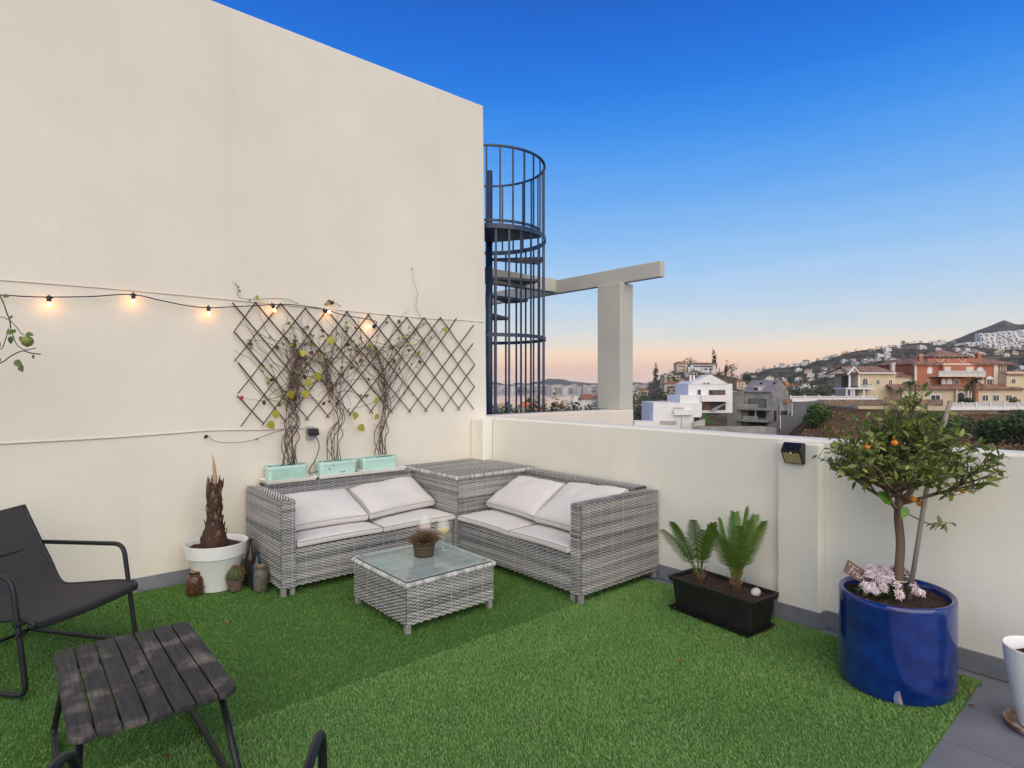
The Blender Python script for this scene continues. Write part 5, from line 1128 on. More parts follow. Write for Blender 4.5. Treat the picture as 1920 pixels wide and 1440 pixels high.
wood('hillside_wood', 420, (880, 1190), (120, 900), (3, 7), 'dark shrubs among the rooftops down by the sea', .1)
for (x, d, h, kind, lt_) in ((1229, 430, 15, 'cypress', 'on the left shoulder of the near hill'), (1339, 440, 16, 'cypress', 'right beside the long white hilltop building'), (1362, 440, 11, 'cypress', 'on the skyline right of the hilltop building'), (1296, 470, 11, 'tree', 'between the hilltop mansion and the long white building'), (1372, 470, 11, 'tree', 'on the skyline above the white gable end'), (1396, 520, 9, 'tree', 'on the skyline above the concrete house'),
    (1206, 330, 9, 'tree', 'by the beige house left on the near hill'), (1192, 300, 8, 'tree', 'beside the pergola pillar'), (1258, 250, 9, 'tree', 'between villas left of the white gable'), (1220, 190, 8, 'tree', 'at the foot of the near hill'), (1205, 160, 9, 'tree', 'lowest of all beside the pillar foot'), (1265, 330, 12, 'tree', 'before the wide cream villa on the near hill'), (1302, 350, 12, 'tree', 'below the long white hilltop building')):
    p = terr(x, d); o = thing('hill_tree' if kind == 'tree' else 'cypress', ('dark slender cypress ' if kind == 'cypress' else 'dark round tree ') + lt_, 'tree', p, 0, 'cypresses on the near hill' if kind == 'cypress' else 'trees on the near hill')
    hill_tree(p, h, kind).build('crown', M_fol, o, tone=True)['kind'] = 'stuff'
    m = MB(); m.tube([p - Z3 * 2, p + Z3 * h * .6], [h * .05, h * .03], 6); m.build('trunk', M_bark, o)

# ================================================================== HILLSIDE HOUSES
M_wht = mat('white_house_wall', (.62, .61, .60), .9, .05, .6, hue_obj=.1); M_crm = mat('cream_house_wall', (.50, .43, .34), .9, .06, .6, hue_obj=.12); M_ora = mat('orange_house_wall', (.52, .20, .09), .9, .05, .6)
M_rooft = mat('terracotta_roof', (.27, .125, .075), .9, .25, 2.5, hue_obj=.15); M_rflat = mat('flat_roof', (.42, .40, .38), .9, .1, 1); M_win = mat('dark_window', (.035, .04, .05), .25, .1, 1)
wm = MB(); wm.box(-.5, .5, -.5, .5, -.5, .5); ME_win = mesh_only(wm, 'window', M_win)
def hill_house(x, d, wpx, hpx, mt, roof, label, group, nwin=3, yaw=None, sink=.25):
    s = d / F; p = terr(x, d); w_, h = wpx * s, hpx * s; dp = w_ * U(.6, .9); yaw = U(-.5, .5) if yaw is None else yaw
    t = tag(bpy.data.objects.new('hillside_house', None), label, 'house', group); COL.objects.link(t); t.location = p; t.rotation_euler.z = A - math.pi / 2 + yaw; t.empty_display_size = .5
    m = MB(); sk_z = -h * 1.2
    m.box(-w_ / 2, w_ / 2, -dp / 2, dp / 2, sk_z, h); wg = U(.25, .45)
    sgn_ = random.choice((-1, 1)); m.box(sgn_ * w_ * .1, sgn_ * w_ * .62, -dp * .72, -dp * .08, sk_z, h * U(.45, .62))
    if roof == 'flat': m.box(-w_ * .3, w_ * .12, -dp * .2, dp * .35, h + .001, h * 1.28)
    m.build('wall', mt, t, local=True)
    m = MB()
    if roof == 'hip':
        e = w_ * .06; z0 = h + .02; rh = h * .28
        m.add([(-w_ / 2 - e, -dp / 2 - e, z0), (w_ / 2 + e, -dp / 2 - e, z0), (w_ / 2 + e, dp / 2 + e, z0), (-w_ / 2 - e, dp / 2 + e, z0), (-w_ * .22, 0, z0 + rh), (w_ * .22, 0, z0 + rh)], [(0, 1, 5, 4), (1, 2, 5), (2, 3, 4, 5), (3, 0, 4), (3, 2, 1, 0)]); m.build('roof', M_rooft, t, local=True)
    else:
        th = .08 * h; m.box(-w_ / 2 - .1, w_ / 2 + .1, -dp / 2 - .1, dp / 2 + .1, h - th * .5, h + th * .4); m.build('roof', mt, t, local=True)
    for k in range(nwin):
        o = inst('window', ME_win, t); o.location = (w_ * (-.36 + .72 * (k + .5) / max(1, nwin)), -dp / 2, h * U(.62, .68)); o.scale = (w_ * .13, .3, h * .2)
        if hpx > 12 and k % 2 == 0: o = inst('window', ME_win, t); o.location = (w_ * (-.36 + .72 * (k + .5) / max(1, nwin)), -dp / 2, h * .25); o.scale = (w_ * .13, .3, h * .22)
    return t
GA, GB, GC = 'houses on the near hill', 'white houses over the long hillside', 'rooftops down towards the sea'
for (x, d, w_, h, c_, r, lb_, nw_) in (
    (1275, 440, 20, 16, M_crm, 'hip', 'cream mansion with a round front at the top of the near hill', 3), (1315, 445, 46, 13, M_wht, 'hip', 'long white two-storey building on top of the near hill', 7),
    (1257, 380, 32, 11, M_crm, 'flat', 'cream terraced villa below the hilltop mansion', 4), (1262, 320, 36, 13, M_crm, 'hip', 'wide cream villa with arches halfway up the near hill', 5), (1240, 240, 30, 13, M_wht, 'hip', 'off-white villa with a hipped roof low on the near hill', 4),
    (1205, 390, 22, 11, M_crm, 'hip', 'beige house at the left shoulder of the near hill', 3), (1202, 290, 26, 10, M_wht, 'hip', 'white house with a pale roof beside the pergola pillar', 3), (1215, 230, 26, 9, M_crm, 'hip', 'low tan house at the foot of the near hill', 2),
    (1240, 175, 16, 12, M_wht, 'flat', 'small white house among trees at the hill foot', 2), (1290, 260, 26, 12, M_wht, 'hip', 'white villa just left of the gabled white house', 3), (1296, 400, 20, 9, M_wht, 'flat', 'white flat-roofed house below the hilltop building', 2), (1330, 330, 30, 10, M_crm, 'hip', 'cream house with red roof behind the white gable', 3),
    (1385, 380, 18, 10, M_crm, 'hip', 'cream house right of the white gable', 2), (1378, 300, 16, 9, M_wht, 'flat', 'small white house above the concrete house roof', 2), (1475, 560, 16, 12, M_ora, 'flat', 'orange house on the hillside above the concrete house', 2),
    (1492, 520, 18, 12, M_wht, 'hip', 'white house just right of the orange house', 2), (1457, 540, 20, 9, M_wht, 'flat', 'white house just left of the orange house', 2), (1510, 600, 12, 8, M_wht, 'hip', 'small white house right of the orange house on the slope', 2), (1420, 480, 26, 9, M_wht, 'flat', 'long white row above the concrete house', 4), (1440, 470, 16, 9, M_wht, 'hip', 'white villa above the concrete house roof', 2), (1500, 185, 38, 10, M_wht, 'hip', 'white low house directly behind the grey retaining wall', 3), (1543, 260, 26, 11, M_crm, 'hip', 'pale house in the trees left of the yellow villa', 2)):
    hill_house(x, d, w_, h * (1.3 if d < 400 else .95), c_, r, lb_, GA if x < 1390 else GB, nw_)
random.seed(21)
cl = []
def tiny(x, d):
    rf = random.choice(('flat', 'flat', 'hip')); lm = 'above the concrete house' if x < 1490 else 'left of the yellow villa' if x < 1600 else 'above the yellow wing of the villa' if x < 1700 else 'above the red villa roof' if x < 1790 else 'below the white apartment complex'
    hh = 'low' if d < 720 else 'halfway up' if d < 1050 else 'high'; return rf, 'tiny %s house %s on the hillside %s' % ('flat-roofed white' if rf == 'flat' else 'red-roofed', hh, lm), GB
for i in range(115):
    for _ in range(20):
        x = U(1400, 1990); d = math.exp(U(math.log(520), math.log(1500)))
        if noise.noise((x * .025, math.log(d) * 5, 11)) > -.05 and all(abs(x - a) > 7 or abs(math.log(d / b)) > .05 for a, b in cl): break
    cl.append((x, d)); s = 700 / d
    hill_house(x, d, U(9, 15) * (.6 + .4 * s), U(5, 8) * (.6 + .4 * s), M_wht if random.random() < .82 else M_crm, *tiny(x, d), 2)
for (x, d, w_, h, c_, r, lb_) in ((1083, 300, 30, 34, M_wht, 'flat', 'white block beside the pergola pillar seen below its beam'), (1100, 400, 34, 34, M_wht, 'hip', 'white villa left of the pergola pillar'), (1105, 250, 26, 26, M_wht, 'flat', 'white house with balconies at the pillar foot'), (1060, 350, 22, 27, M_crm, 'flat', 'cream house behind the palms below the beam'), (1045, 260, 24, 24, M_wht, 'hip', 'white house right of the stair bars'), (995, 210, 50, 30, M_ora, 'flat', 'warm yellow-orange house seen through the stair bars'), (1012, 300, 22, 36, M_crm, 'flat', 'cream tower house seen through the stair bars'), (950, 170, 60, 30, M_crm, 'flat', 'long tan building seen through the left stair bars'), (1035, 150, 46, 20, M_wht, 'flat', 'low white roof just above the warm wall'), (975, 140, 70, 18, M_wht, 'flat', 'white flat roofs at the foot of the stair bars'), (1078, 450, 20, 28, M_wht, 'flat', 'white house by the water below the beam'), (1128, 300, 30, 36, M_wht, 'hip', 'white house half hidden by the pergola pillar')):
    hill_house(x, d, w_, h, c_, r, lb_, GC, 3)
# white terraced complex high on the right
wt = thing('terraced_apartments', 'dazzling white stepped apartment complex high on the mountain side', 'apartments', terr(1880, 1600)); wu = MB()
for r in range(5):
    for i in range(17):
        x = 1772 + 15 * r * .62 + i * 10.5 + U(-2, 2); py = 664 - r * 7.0 - (x - 1772) * .105 + U(-1.5, 1.5); d = 1150 + r * 45
        if x > 2010 or (r > 2 and x < 1838): continue
        s = d / F; p = onD(x, py, d); w_, h = U(8.5, 11.5) * s, U(4.5, 7) * s; Mx = Matrix.Translation(p) @ Matrix.Rotation(A - math.pi / 2 + U(-.35, .35), 4, 'Z')
        m = MB(); m.box(-w_ / 2, w_ / 2, 0, w_ * .9, -h * 2.6, h * .5, 0, Mx); m.box(-w_ * .2, w_ * .35, -w_ * .35, 0, -h * 2.6, -h * .1, 0, Mx); u = m.build('apartment_unit', M_wht, wt)
        m = MB(); m.box(-w_ * .34, -w_ * .05, -.35, .2, -h * .35, h * .15, 0, Mx); m.build('window', M_win, u)
random.seed(5)
# ================================================================== NEIGHBOURING HOUSES
class PB:
    """a building laid out in metres from measured widths at its own distance d; local x right, y away, z up"""
    def __init__(s, name, label, cat, px, py, d, yaw=0.0):
        s.k = d / F; s.px, s.py, s.d = px, py, d; s.c, s.sn, s.lat = math.cos(yaw), math.sin(-yaw), (px - CX) / F * d; p = onD(px, py, d)
        s.t = thing(name, label, cat, p, A - math.pi / 2 + yaw)
    def X(s, x): l = (x - CX) / F; return (l * s.d - s.lat) / (s.c + l * s.sn)
    def Z(s, y): return (s.py - y) * s.k
    def box(s, name, mt, x0, x1, y0, y1, t0, t1, parent=None, bevel=0):
        m = MB(); m.box(s.X(x0), s.X(x1), t0, t1, s.Z(y1), s.Z(y0)); return m.build(name, mt, parent or s.t, local=True, bevel=bevel)
    def poly(s, name, mt, pts, t0, t1, parent=None):
        m = MB(); m.prism([(s.X(x), s.Z(y)) for x, y in pts], 'y', t0, t1); return m.build(name, mt, parent or s.t, local=True, recalc=True)
    def roof(s, name, mt, vs, fs, parent=None):
        """sheet roof given thickness"""
        V = [Vector((s.X(x), t, s.Z(y))) for x, y, t in vs]; m = MB(); m.add(V, fs); o = m.build(name, mt, parent or s.t, local=True, recalc=True)
        so_ = o.modifiers.new('thick', 'SOLIDIFY'); so_.thickness = .18; so_.offset = 0; return o
    def window(s, x0, x1, y0, y1, t, surround, pane, arch=False, b=1.2, mull=True):
        def shape(a0, a1, c0, c1):
            if not arch: return [(a0, c1), (a1, c1), (a1, c0), (a0, c0)]
            r = (a1 - a0) / 2; return [(a0, c1), (a1, c1)] + [(a0 + r + r * math.cos(q), c0 + r - r * math.sin(q)) for q in np.linspace(0, math.pi, 9)]
        w_ = s.poly('window', surround, shape(x0 - b, x1 + b, y0 - b, y1 + (b if not arch else .6)), t - .10, t + .05)
        s.poly('pane', pane, shape(x0, x1, y0, y1), t - .125, t + .02, w_)
        if mull: xm = (x0 + x1) / 2; s.box('mullion', surround, xm - .3, xm + .3, y0 + (0 if not arch else 1), y1, t - .15, t - .1, w_)
        return w_
M_wh2 = mat('white_render', (.74, .745, .75), .85, .04, .5); M_gconc = mat('raw_concrete', (.27, .268, .258), .9, .22, .8, .3, 6); M_slate = mat('grey_roof', (.22, .21, .21), .8, .15, 1.2)
M_gwall = mat('dark_grey_wall', (.13, .132, .14), .85, .12, .6); M_wood = mat('wooden_slats', (.20, .12, .075), .8, .3, 1.5); M_dark = mat('dark_opening', (.022, .024, .028), .5, .2, .8)
M_bglass = mat('glass_rail', (.45, .55, .53), .08, alpha=.35, spec=.7); M_grass = mat('lawn', (.045, .09, .02), 1, .3, 3); M_blk = mat('orange_bricks', (.40, .17, .05), .9, .3, 2)
# ---- white gabled house
wh = PB('white_house', 'bright white modern house with a gable and stepped terraces', 'house', 1300, 812, 100)
lb = wh.box('wall', M_wh2, 1225, 1316, 755, 830, 0, 9); wh.box('wall', M_wh2, 1277, 1316, 741, 757, .6, 9); wh.box('terrace_wall', M_wh2, 1185, 1225, 789, 830, -2, 2)
wh.box('wall', M_wh2, 1296, 1380, 719.5, 775, 1.6, 10)
g_ = wh.poly('gable', M_wh2, [(1297, 720), (1372, 720), (1338, 702)], 1.5, 9.8)
wh.roof('roof', M_rooft, [(1380, 719, 2.2), (1338, 701.2, 4.5), (1368, 701.5, 9.0), (1384, 716, 9.8)], [(0, 1, 2, 3)]); wh.roof('roof', M_rooft, [(1312, 712, 5), (1330, 703, 5), (1330, 703, 9.5), (1312, 712, 9.5)], [(0, 1, 2, 3)])
for x in (1305, 1311.5): wh.box('chimney', M_wh2, x - 1.6, x + 1.6, 703, 716, 3, 3.4)
wh.box('balcony', M_wh2, 1316, 1366, 741, 753, .2, 1.7); wh.box('upper_opening', M_dark, 1335, 1366, 731.5, 740.8, 1.45, 1.65)
for i in range(9): wh.box('slat', M_wood, 1342 + i * 2.6, 1343.4 + i * 2.6, 732, 740.5, 1.36, 1.44)
wh.box('lower_opening', M_dark, 1316.5, 1366, 754, 769, 1.4, 1.63)
for i in range(12): wh.box('slat', M_wood, 1317 + i * 1.5, 1318 + i * 1.5, 754.5, 768.5, 1.28, 1.38)
wh.poly('stair_flight', M_gconc, [(1336, 769), (1364, 754.5), (1366, 757), (1342, 771)], .9, 1.3)
for (a, b, c_, e) in ((1313.5, 1319, 731, 740.5), (1324, 1328, 717.3, 719.2), (1331, 1335.5, 717.3, 719.2)): wh.window(a, b, c_, e, 1.5, M_wh2, M_win, b=.5, mull=False)
wh.window(1300.5, 1311.5, 782, 793, -.01, M_wh2, M_win, b=.6, mull=False); wh.box('grille', M_rflat, 1237, 1268, 789, 796, -.08, -.01); wh.box('lintel', M_rflat, 1262, 1283, 764, 766.5, -.12, -.005); wh.box('recess', M_wh2, 1262, 1296, 768, 778, -.6, -.006)
m = MB(); m.box(wh.X(1272.4), wh.X(1273.8), -1.5, -1.35, wh.Z(805), wh.Z(779)); m.box(wh.X(1266), wh.X(1280), -1.8, -1.0, wh.Z(806), wh.Z(802)); m.build('post', M_rflat, wh.t, local=True)
# ---- raw concrete house
chh = PB('concrete_house', 'unfinished grey concrete house with balconies and a pitched roof', 'house', 1444, 812, 104, -.75)
f0 = 0.0
chh.box('wall', M_gconc, 1367, 1393, 735, 825, -.9, 6); chh.box('wall', M_gconc, 1393, 1444, 735, 825, .55, 7.6)
sd_ = 8.9
m = MB(); xr = chh.X(1444); m.prism([(.5, chh.Z(825)), (sd_, chh.Z(825)), (sd_, chh.Z(736)), (sd_ * .56, chh.Z(713.5)), (.5, chh.Z(735))], 'x', xr, xr + .3); m.build('gable_wall', M_gconc, chh.t, local=True, recalc=True)
chh.roof('roof', M_slate, [(1390, 735.5, .2), (1445, 735.5, .2), (1445, 713.5, sd_ * .56), (1390, 713.5, sd_ * .56)], [(0, 1, 2, 3)]); chh.roof('roof', M_slate, [(1390, 713.5, sd_ * .56), (1445, 713.5, sd_ * .56), (1445, 736, sd_), (1390, 736, sd_)], [(0, 1, 2, 3)])
do = chh.box('dormer', M_rflat, 1408, 1426, 723, 734, .8, 4); chh.box('pane', M_win, 1410, 1418, 727, 733, .72, .82, do); chh.box('pane', M_wh2, 1419, 1425, 727, 733, .74, .82, do)
for x in (1411, 1436): chh.roof('skylight', M_win, [(x, 725.5, sd_ * .29), (x + 5, 725.5, sd_ * .29), (x + 5, 717.5, sd_ * .44), (x, 717.5, sd_ * .44)], [(0, 1, 2, 3)])
for (y0, y1) in ((748, 764), (771, 787), (793, 808)): chh.box('recess', M_dark, 1402, 1434, y0, y1, .38, .56)
chh.box('window', M_gwall, 1404, 1433, 748.5, 762, .30, .39)
for (y0, y1) in ((764.5, 769.5), (787, 791.5)):
    sl_b = chh.box('balcony_slab', M_gconc, 1389, 1442, y0, y1, -1.5, .56); chh.box('glass_rail', M_bglass, 1399, 1427, y0 - 6.5, y0, -1.45, -1.40, sl_b); chh.box('planter_edge', M_gwall, 1428, 1442, y0 - 3, y0, -1.5, -1.1, sl_b)
chh.box('column', M_gconc, 1420.5, 1422.5, 770, 787, -1.3, -1.1)
chh.box('side_window', M_win, 1446, 1452, 770, 790, 1.0, 1.1)
# ---- garden walls, lawn, bricks in front
for (lab, mt, pts, d0, th) in (('grey garden wall in front of the concrete house', M_gconc, [(1303, 800), (1430, 799), (1456, 803), (1456, 822), (1303, 822)], 90, .4), ('low pale wall by the white house lawn', M_rflat, [(1299, 793), (1305, 790), (1322, 786), (1322, 815), (1299, 815)], 93, .4)):
    g2 = PB('garden_wall', lab, 'wall', 1380, 815, d0); mm = g2.poly('wall', mt, pts, 0, th)
lw = PB('sloping_lawn', 'small sloping green lawn between the white and concrete houses', 'lawn', 1330, 795, 96); lw.roof('turf', M_grass, [(1308, 795, 0), (1341, 795, 0), (1341, 778, 5), (1336, 780, 5)], [(0, 1, 2, 3)])
br = thing('brick_pallets', 'row of orange brick stacks on the building plot before the houses', 'bricks', onD(1325, 806, 91), A - math.pi / 2)
for i in range(8):
    m = MB(); m.box(-1.5 + i * .40, -1.14 + i * .40, -.3, .3, -.4, .55 + U(-.08, .08)); m.build('brick_stack', M_blk, br, local=True)
# ---- grey retaining wall stepping up to the villa garden
rw = PB('retaining_wall', 'dark grey stepped retaining wall between the concrete house and the slope', 'wall', 1480, 820, 92)
rw.poly('wall', M_gwall, [(1440, 830), (1463, 806), (1463, 779), (1485, 778), (1485, 756), (1545, 750), (1545, 758), (1520, 775), (1500, 800), (1488, 830)], 0, .5)
for (x0, x1, y0, y1) in ((1462.2, 1463.6, 779, 804), (1484.2, 1485.6, 756, 779)): rw.box('white_edge', M_wh2, x0, x1, y0, y1, -.03, .0)
rw.box('door', M_win, 1473, 1483, 771, 778.4, 1.2, 1.5); rw.box('back_wall', M_gconc, 1470, 1484.6, 757, 779, 1.5, 2.0); rw.box('wood_panel', M_wood, 1476, 1492, 749, 757, 1.2, 1.4)

# ================================================================== YELLOW AND RED VILLA
M_yel = mat('yellow_render', (.62, .52, .36), .9, .04, .5); M_vred = mat('red_render', (.42, .16, .10), .9, .06, .6); M_trim = mat('pale_trim', (.66, .58, .50), .85, .04, 1); M_wtrim = mat('white_trim', (.72, .71, .70), .8)
M_vroof = bpy.data.materials.new('clay_tile_roof'); M_vroof.use_nodes = True
def vroof():
    t = M_vroof.node_tree; b = t.nodes['Principled BSDF']; L = t.links.new; b.inputs['Roughness'].default_value = .95
    co = t.nodes.new('ShaderNodeTexCoord'); wv = t.nodes.new('ShaderNodeTexWave'); wv.bands_direction = 'X'; wv.inputs['Scale'].default_value = .9; wv.inputs['Distortion'].default_value = .3; L(co.outputs['Object'], wv.inputs['Vector'])
    n = t.nodes.new('ShaderNodeTexNoise'); n.inputs['Scale'].default_value = 1.4; n.inputs['Detail'].default_value = 6; L(co.outputs['Object'], n.inputs['Vector'])
    r = t.nodes.new('ShaderNodeValToRGB'); L(n.outputs['Fac'], r.inputs[0]); r.color_ramp.elements[0].position = .35; r.color_ramp.elements[1].position = .65; r.color_ramp.elements[0].color = (.20, .11, .08, 1); r.color_ramp.elements[1].color = (.42, .25, .18, 1); L(r.outputs[0], b.inputs['Base Color'])
    bp = t.nodes.new('ShaderNodeBump'); bp.inputs['Distance'].default_value = .08; L(wv.outputs['Fac'], bp.inputs['Height']); L(bp.outputs[0], b.inputs['Normal'])
vroof()
v = PB('yellow_villa', 'large yellow and red Mediterranean villa with tiled roofs and balconies', 'villa', 1760, 768, 110)
# left wing
v.box('wall', M_yel, 1621, 1692, 699.5, 775, 2.0, 10); v.box('eaves', M_wtrim, 1619, 1690, 698, 700.5, 1.4, 10.2)
v.poly('gable', M_yel, [(1601, 700), (1621, 700), (1611, 689)], 2.3, 9.5)
v.roof('roof', M_vroof, [(1597, 700.5, 1.5), (1690, 699, 1.5), (1680, 686, 5.8), (1609, 686, 5.8)], [(0, 1, 2, 3)]); v.roof('roof', M_vroof, [(1609, 686, 5.8), (1680, 686, 5.8), (1690, 699, 10.2), (1597, 700, 10.2)], [(0, 1, 2, 3)])
for pts in ([(1596, 701.5), (1598, 703), (1610, 689.5), (1609, 686)], [(1609, 686), (1610, 689.5), (1619, 700), (1621, 699)]): v.poly('gable_trim', M_wtrim, pts, 1.3, 1.55)
v.box('porch_back', M_dark, 1604, 1621, 705, 727, 4.5, 4.7)
for x in (1604.5, 1622): v.box('column', M_wtrim, x - 1.5, x + 1.5, 700, 727, 1.9, 2.25)
v.box('porch_slab', M_wtrim, 1587, 1642, 727, 730, .2, 4.5)
for x in (1590, 1599, 1604, 1622.5): v.box('column', M_wtrim, x - 1.4, x + 1.4, 730, 747, .4, .7)
v.box('railing', M_dark, 1622, 1642, 720, 721, 1.2, 1.25); v.box('railing', M_bglass, 1622, 1642, 721, 727, 1.2, 1.25); v.box('railing', M_dark, 1604, 1621, 724, 726.8, 1.9, 1.95)
v.window(1629, 1638, 709, 727, 2.0, M_wtrim, M_win, True); v.window(1655.5, 1661, 712, 720, 2.0, M_wtrim, M_win, True); v.window(1679, 1685, 712, 720, 2.0, M_wtrim, M_win, True)
# middle link
v.box('wall', M_yel, 1690, 1748, 704, 775, 3.0, 10); v.roof('roof', M_vroof, [(1688, 705.5, 2.6), (1748, 705.5, 2.6), (1748, 698.5, 5.5), (1690, 698.5, 5.5)], [(0, 1, 2, 3)]); v.box('parapet', M_trim, 1690, 1748, 697, 699, 5.5, 8)
cm = v.box('chimney', M_trim, 1709, 1715, 680, 699, 5.6, 6.2); v.box('cap', M_wtrim, 1708, 1716, 678.5, 680.5, 5.5, 6.3, cm); v.window(1720, 1727, 714, 720, 3.0, M_wtrim, M_win)
# red centre block
v.box('wall', M_vred, 1731, 1889, 680, 775, 2.2, 14)
for (a, b) in ((1729, 1733), (1880, 1888)): v.box('pilaster', M_trim, a, b, 680, 722, 2.0, 2.25)
v.box('cornice', M_trim, 1727, 1892, 680.5, 683.5, 1.7, 2.3)
v.box('red_parapet', M_vred, 1760, 1862, 671, 681, 3.0, 3.3)
for x in (1784, 1827):
    m = MB(); m.tube([(v.X(x + 7 * math.cos(q)), 2.95, v.Z(671.5 + 6 * math.sin(q))) for q in np.linspace(0, math.pi, 12)], .07, 6); m.build('ring_moulding', M_trim, v.t, local=True)
for q in range(4): v.box('diamond', M_trim, 1799.4 + 2.2 * math.cos(q * 1.571), 1800.8 + 2.2 * math.cos(q * 1.571), 674.5 + 1.7 * math.sin(q * 1.571), 675.9 + 1.7 * math.sin(q * 1.571), 2.9, 3.0)
v.roof('roof', M_vroof, [(1727, 681.5, 1.5), (1780, 681.5, 1.5), (1762, 671, 6), (1745, 671, 6)], [(0, 1, 2, 3)]); v.roof('roof', M_vroof, [(1835, 681.5, 1.5), (1919, 682, 1.5), (1890, 667, 7), (1868, 667, 7)], [(0, 1, 2, 3)])
v.roof('roof', M_vroof, [(1727, 681.5, 1.5), (1745, 671, 6), (1745, 671, 12), (1727, 681.5, 14)], [(0, 1, 2, 3)])
v.box('lantern_wall', M_trim, 1788, 1855, 664.5, 676, 5, 10)
for i in range(7): v.box('lantern_window', M_win, 1791 + i * 9.2, 1796.5 + i * 9.2, 667, 671, 4.9, 5.02)
v.roof('lantern_roof', M_vroof, [(1783, 666.5, 4.4), (1860, 666.5, 4.4), (1860, 666.5, 10.6), (1783, 666.5, 10.6), (1819.5, 652.5, 7.5)], [(0, 1, 4), (1, 2, 4), (2, 3, 4), (3, 0, 4)])
for (x0, y0, y1) in ((1747.5, 665, 681), (1860.5, 661, 677)):
    cm = v.box('chimney', M_vred, x0, x0 + 7, y0, y1, 3.4, 4.1); v.box('cap', M_trim, x0 - .6, x0 + 7.6, y0 - 1.5, y0, 3.3, 4.2, cm); v.box('pot', M_vred, x0 + 2, x0 + 5, y0 - 4, y0 - 1.5, 3.6, 3.9, cm)
v.window(1754.5, 1762, 688, 700, 2.2, M_trim, M_wtrim, True, mull=False); v.window(1753.5, 1757.5, 713, 720, 2.2, M_trim, M_win)
v.window(1850.5, 1858.5, 688, 697, 2.2, M_trim, M_wtrim, True, mull=False); v.box('trim', M_trim, 1848, 1850, 690, 720, 2.05, 2.2); v.box('trim', M_trim, 1859, 1861, 690, 720, 2.05, 2.2)
v.box('bay_wall', M_vred, 1777, 1838, 684, 724, 1.2, 2.25)
for (a, b) in ((1779, 1791), (1820, 1834)): v.box('bay_panel', M_trim, a, b, 687.5, 697, 1.1, 1.25)
bal = v.box('balcony', M_trim, 1758, 1845, 703.5, 706.5, -.4, 2.2); v.box('rail', M_wtrim, 1758, 1845, 695.5, 697, -.4, -.1, bal)
for i in range(9): v.box('post', M_wtrim, 1758 + i * 10.7, 1759.4 + i * 10.7, 695, 704, -.4, -.1, bal)
m = MB()
for i in range(70): x = v.X(1759.5 + i * 1.23); m.box(x - .04, x + .04, -.30, -.20, v.Z(704), v.Z(697))
m.build('balusters', M_wtrim, bal, local=True)['kind'] = 'stuff'
for (a, b) in ((1774.5, 1780), (1784, 1792.5), (1798, 1806.5)): v.window(a, b, 711, 720, 1.2, M_trim, M_win if a > 1795 else M_wtrim, True)
v.window(1851, 1858, 713, 720, 2.2, M_trim, M_wtrim, mull=False); v.window(1868, 1877, 711.5, 720, 2.2, M_wtrim, M_win); v.poly('pediment', M_wtrim, [(1865, 711), (1880, 711), (1880, 709), (1872.5, 704.5), (1865, 709)], 2.0, 2.15)
# ground floor front range
v.box('wall', M_yel, 1682, 1915, 729, 782, -.6, 2.0); v.roof('roof', M_vroof, [(1667, 729.5, -1.2), (1914, 729.5, -1.2), (1906, 720.5, 2.2), (1675, 720.5, 2.2)], [(0, 1, 2, 3)]); v.box('eaves', M_trim, 1668, 1913, 729.2, 731, -1.0, -.6)
for x in (1842, 1862, 1885.5): v.window(x - 5, x + 5, 741, 751, -.6, M_wtrim, M_win); 
v.window(1741, 1757, 741, 752, -.6, M_wtrim, M_win, b=2)
en = v.window(1789, 1803, 736, 759, -.65, M_trim, M_dark, True, b=2.2, mull=False)
for x in (1786, 1807, 1813): v.box('column', M_trim, x - 1.3, x + 1.3, 731, 759, -1.1, -.7)
v.box('red_panel', M_vred, 1816, 1829, 733, 760, -.72, -.61)
v.box('wall', M_yel, 1889, 1990, 697, 782, .2, 9); v.roof('roof', M_vroof, [(1888, 702, -.2), (1992, 702, -.2), (1992, 695, 3), (1890, 695, 3)], [(0, 1, 2, 3)]); v.box('upper_wall', M_yel, 1895, 1912, 683, 697, 3, 8)
v.window(1898, 1905, 710, 718, .2, M_wtrim, M_win, True); v.window(1916, 1925, 739, 751, .2, M_wtrim, M_win)
for x in (1899, 1904, 1910): v.box('column', M_trim, x - 1, x + 1, 684, 697, 2.8, 3.0)
# balustrade fences
def fence(label, px0, px1, py0, py1, d, yb):
    f = PB('balustrade_fence', label, 'fence', (px0 + px1) / 2, yb, d); f.box('top_rail', M_wtrim, px0, px1, py0, py0 + 1.2, -.12, .12); f.box('plinth', M_wtrim, px0, px1, py1 - 1, yb + 3, -.12, .12); n = max(2, int((px1 - px0) / 24)); m = MB()
    for i in range(n + 1): x = px0 + (px1 - px0) * i / n; f.box('post', M_wtrim, x - 1.1, x + 1.1, py0 - 1.8, yb + 2, -.18, .18)
    k = int((px1 - px0) / 1.9)
    for i in range(k): x = f.X(px0 + (i + .5) * (px1 - px0) / k); m.box(x - .05, x + .05, -.05, .05, f.Z(py1), f.Z(py0 + 1))
    m.build('balusters', M_wtrim, f.t, local=True)['kind'] = 'stuff'
fence('white balustrade fence left of the yellow villa', 1482, 1642, 742.5, 748, 100, 750); fence('white balustrade fence before the yellow villa entrance', 1778, 1985, 755, 764, 98, 766)
M_stone = mat('rubble_stone', (.20, .15, .11), .95, .35, 2.2, .6, 4)
sw_ = PB('stone_wall', 'rubble stone wall below the white balustrade fences', 'wall', 1700, 772, 98.5); sw_.box('wall', M_stone, 1541, 1778, 749.5, 762, 1.2, 1.8); sw_.box('wall', M_stone, 1778, 1990, 765, 778, -.3, .5); sw_.box('dark_slot', M_dark, 1869, 1903, 769.5, 773.5, -.4, -.28)
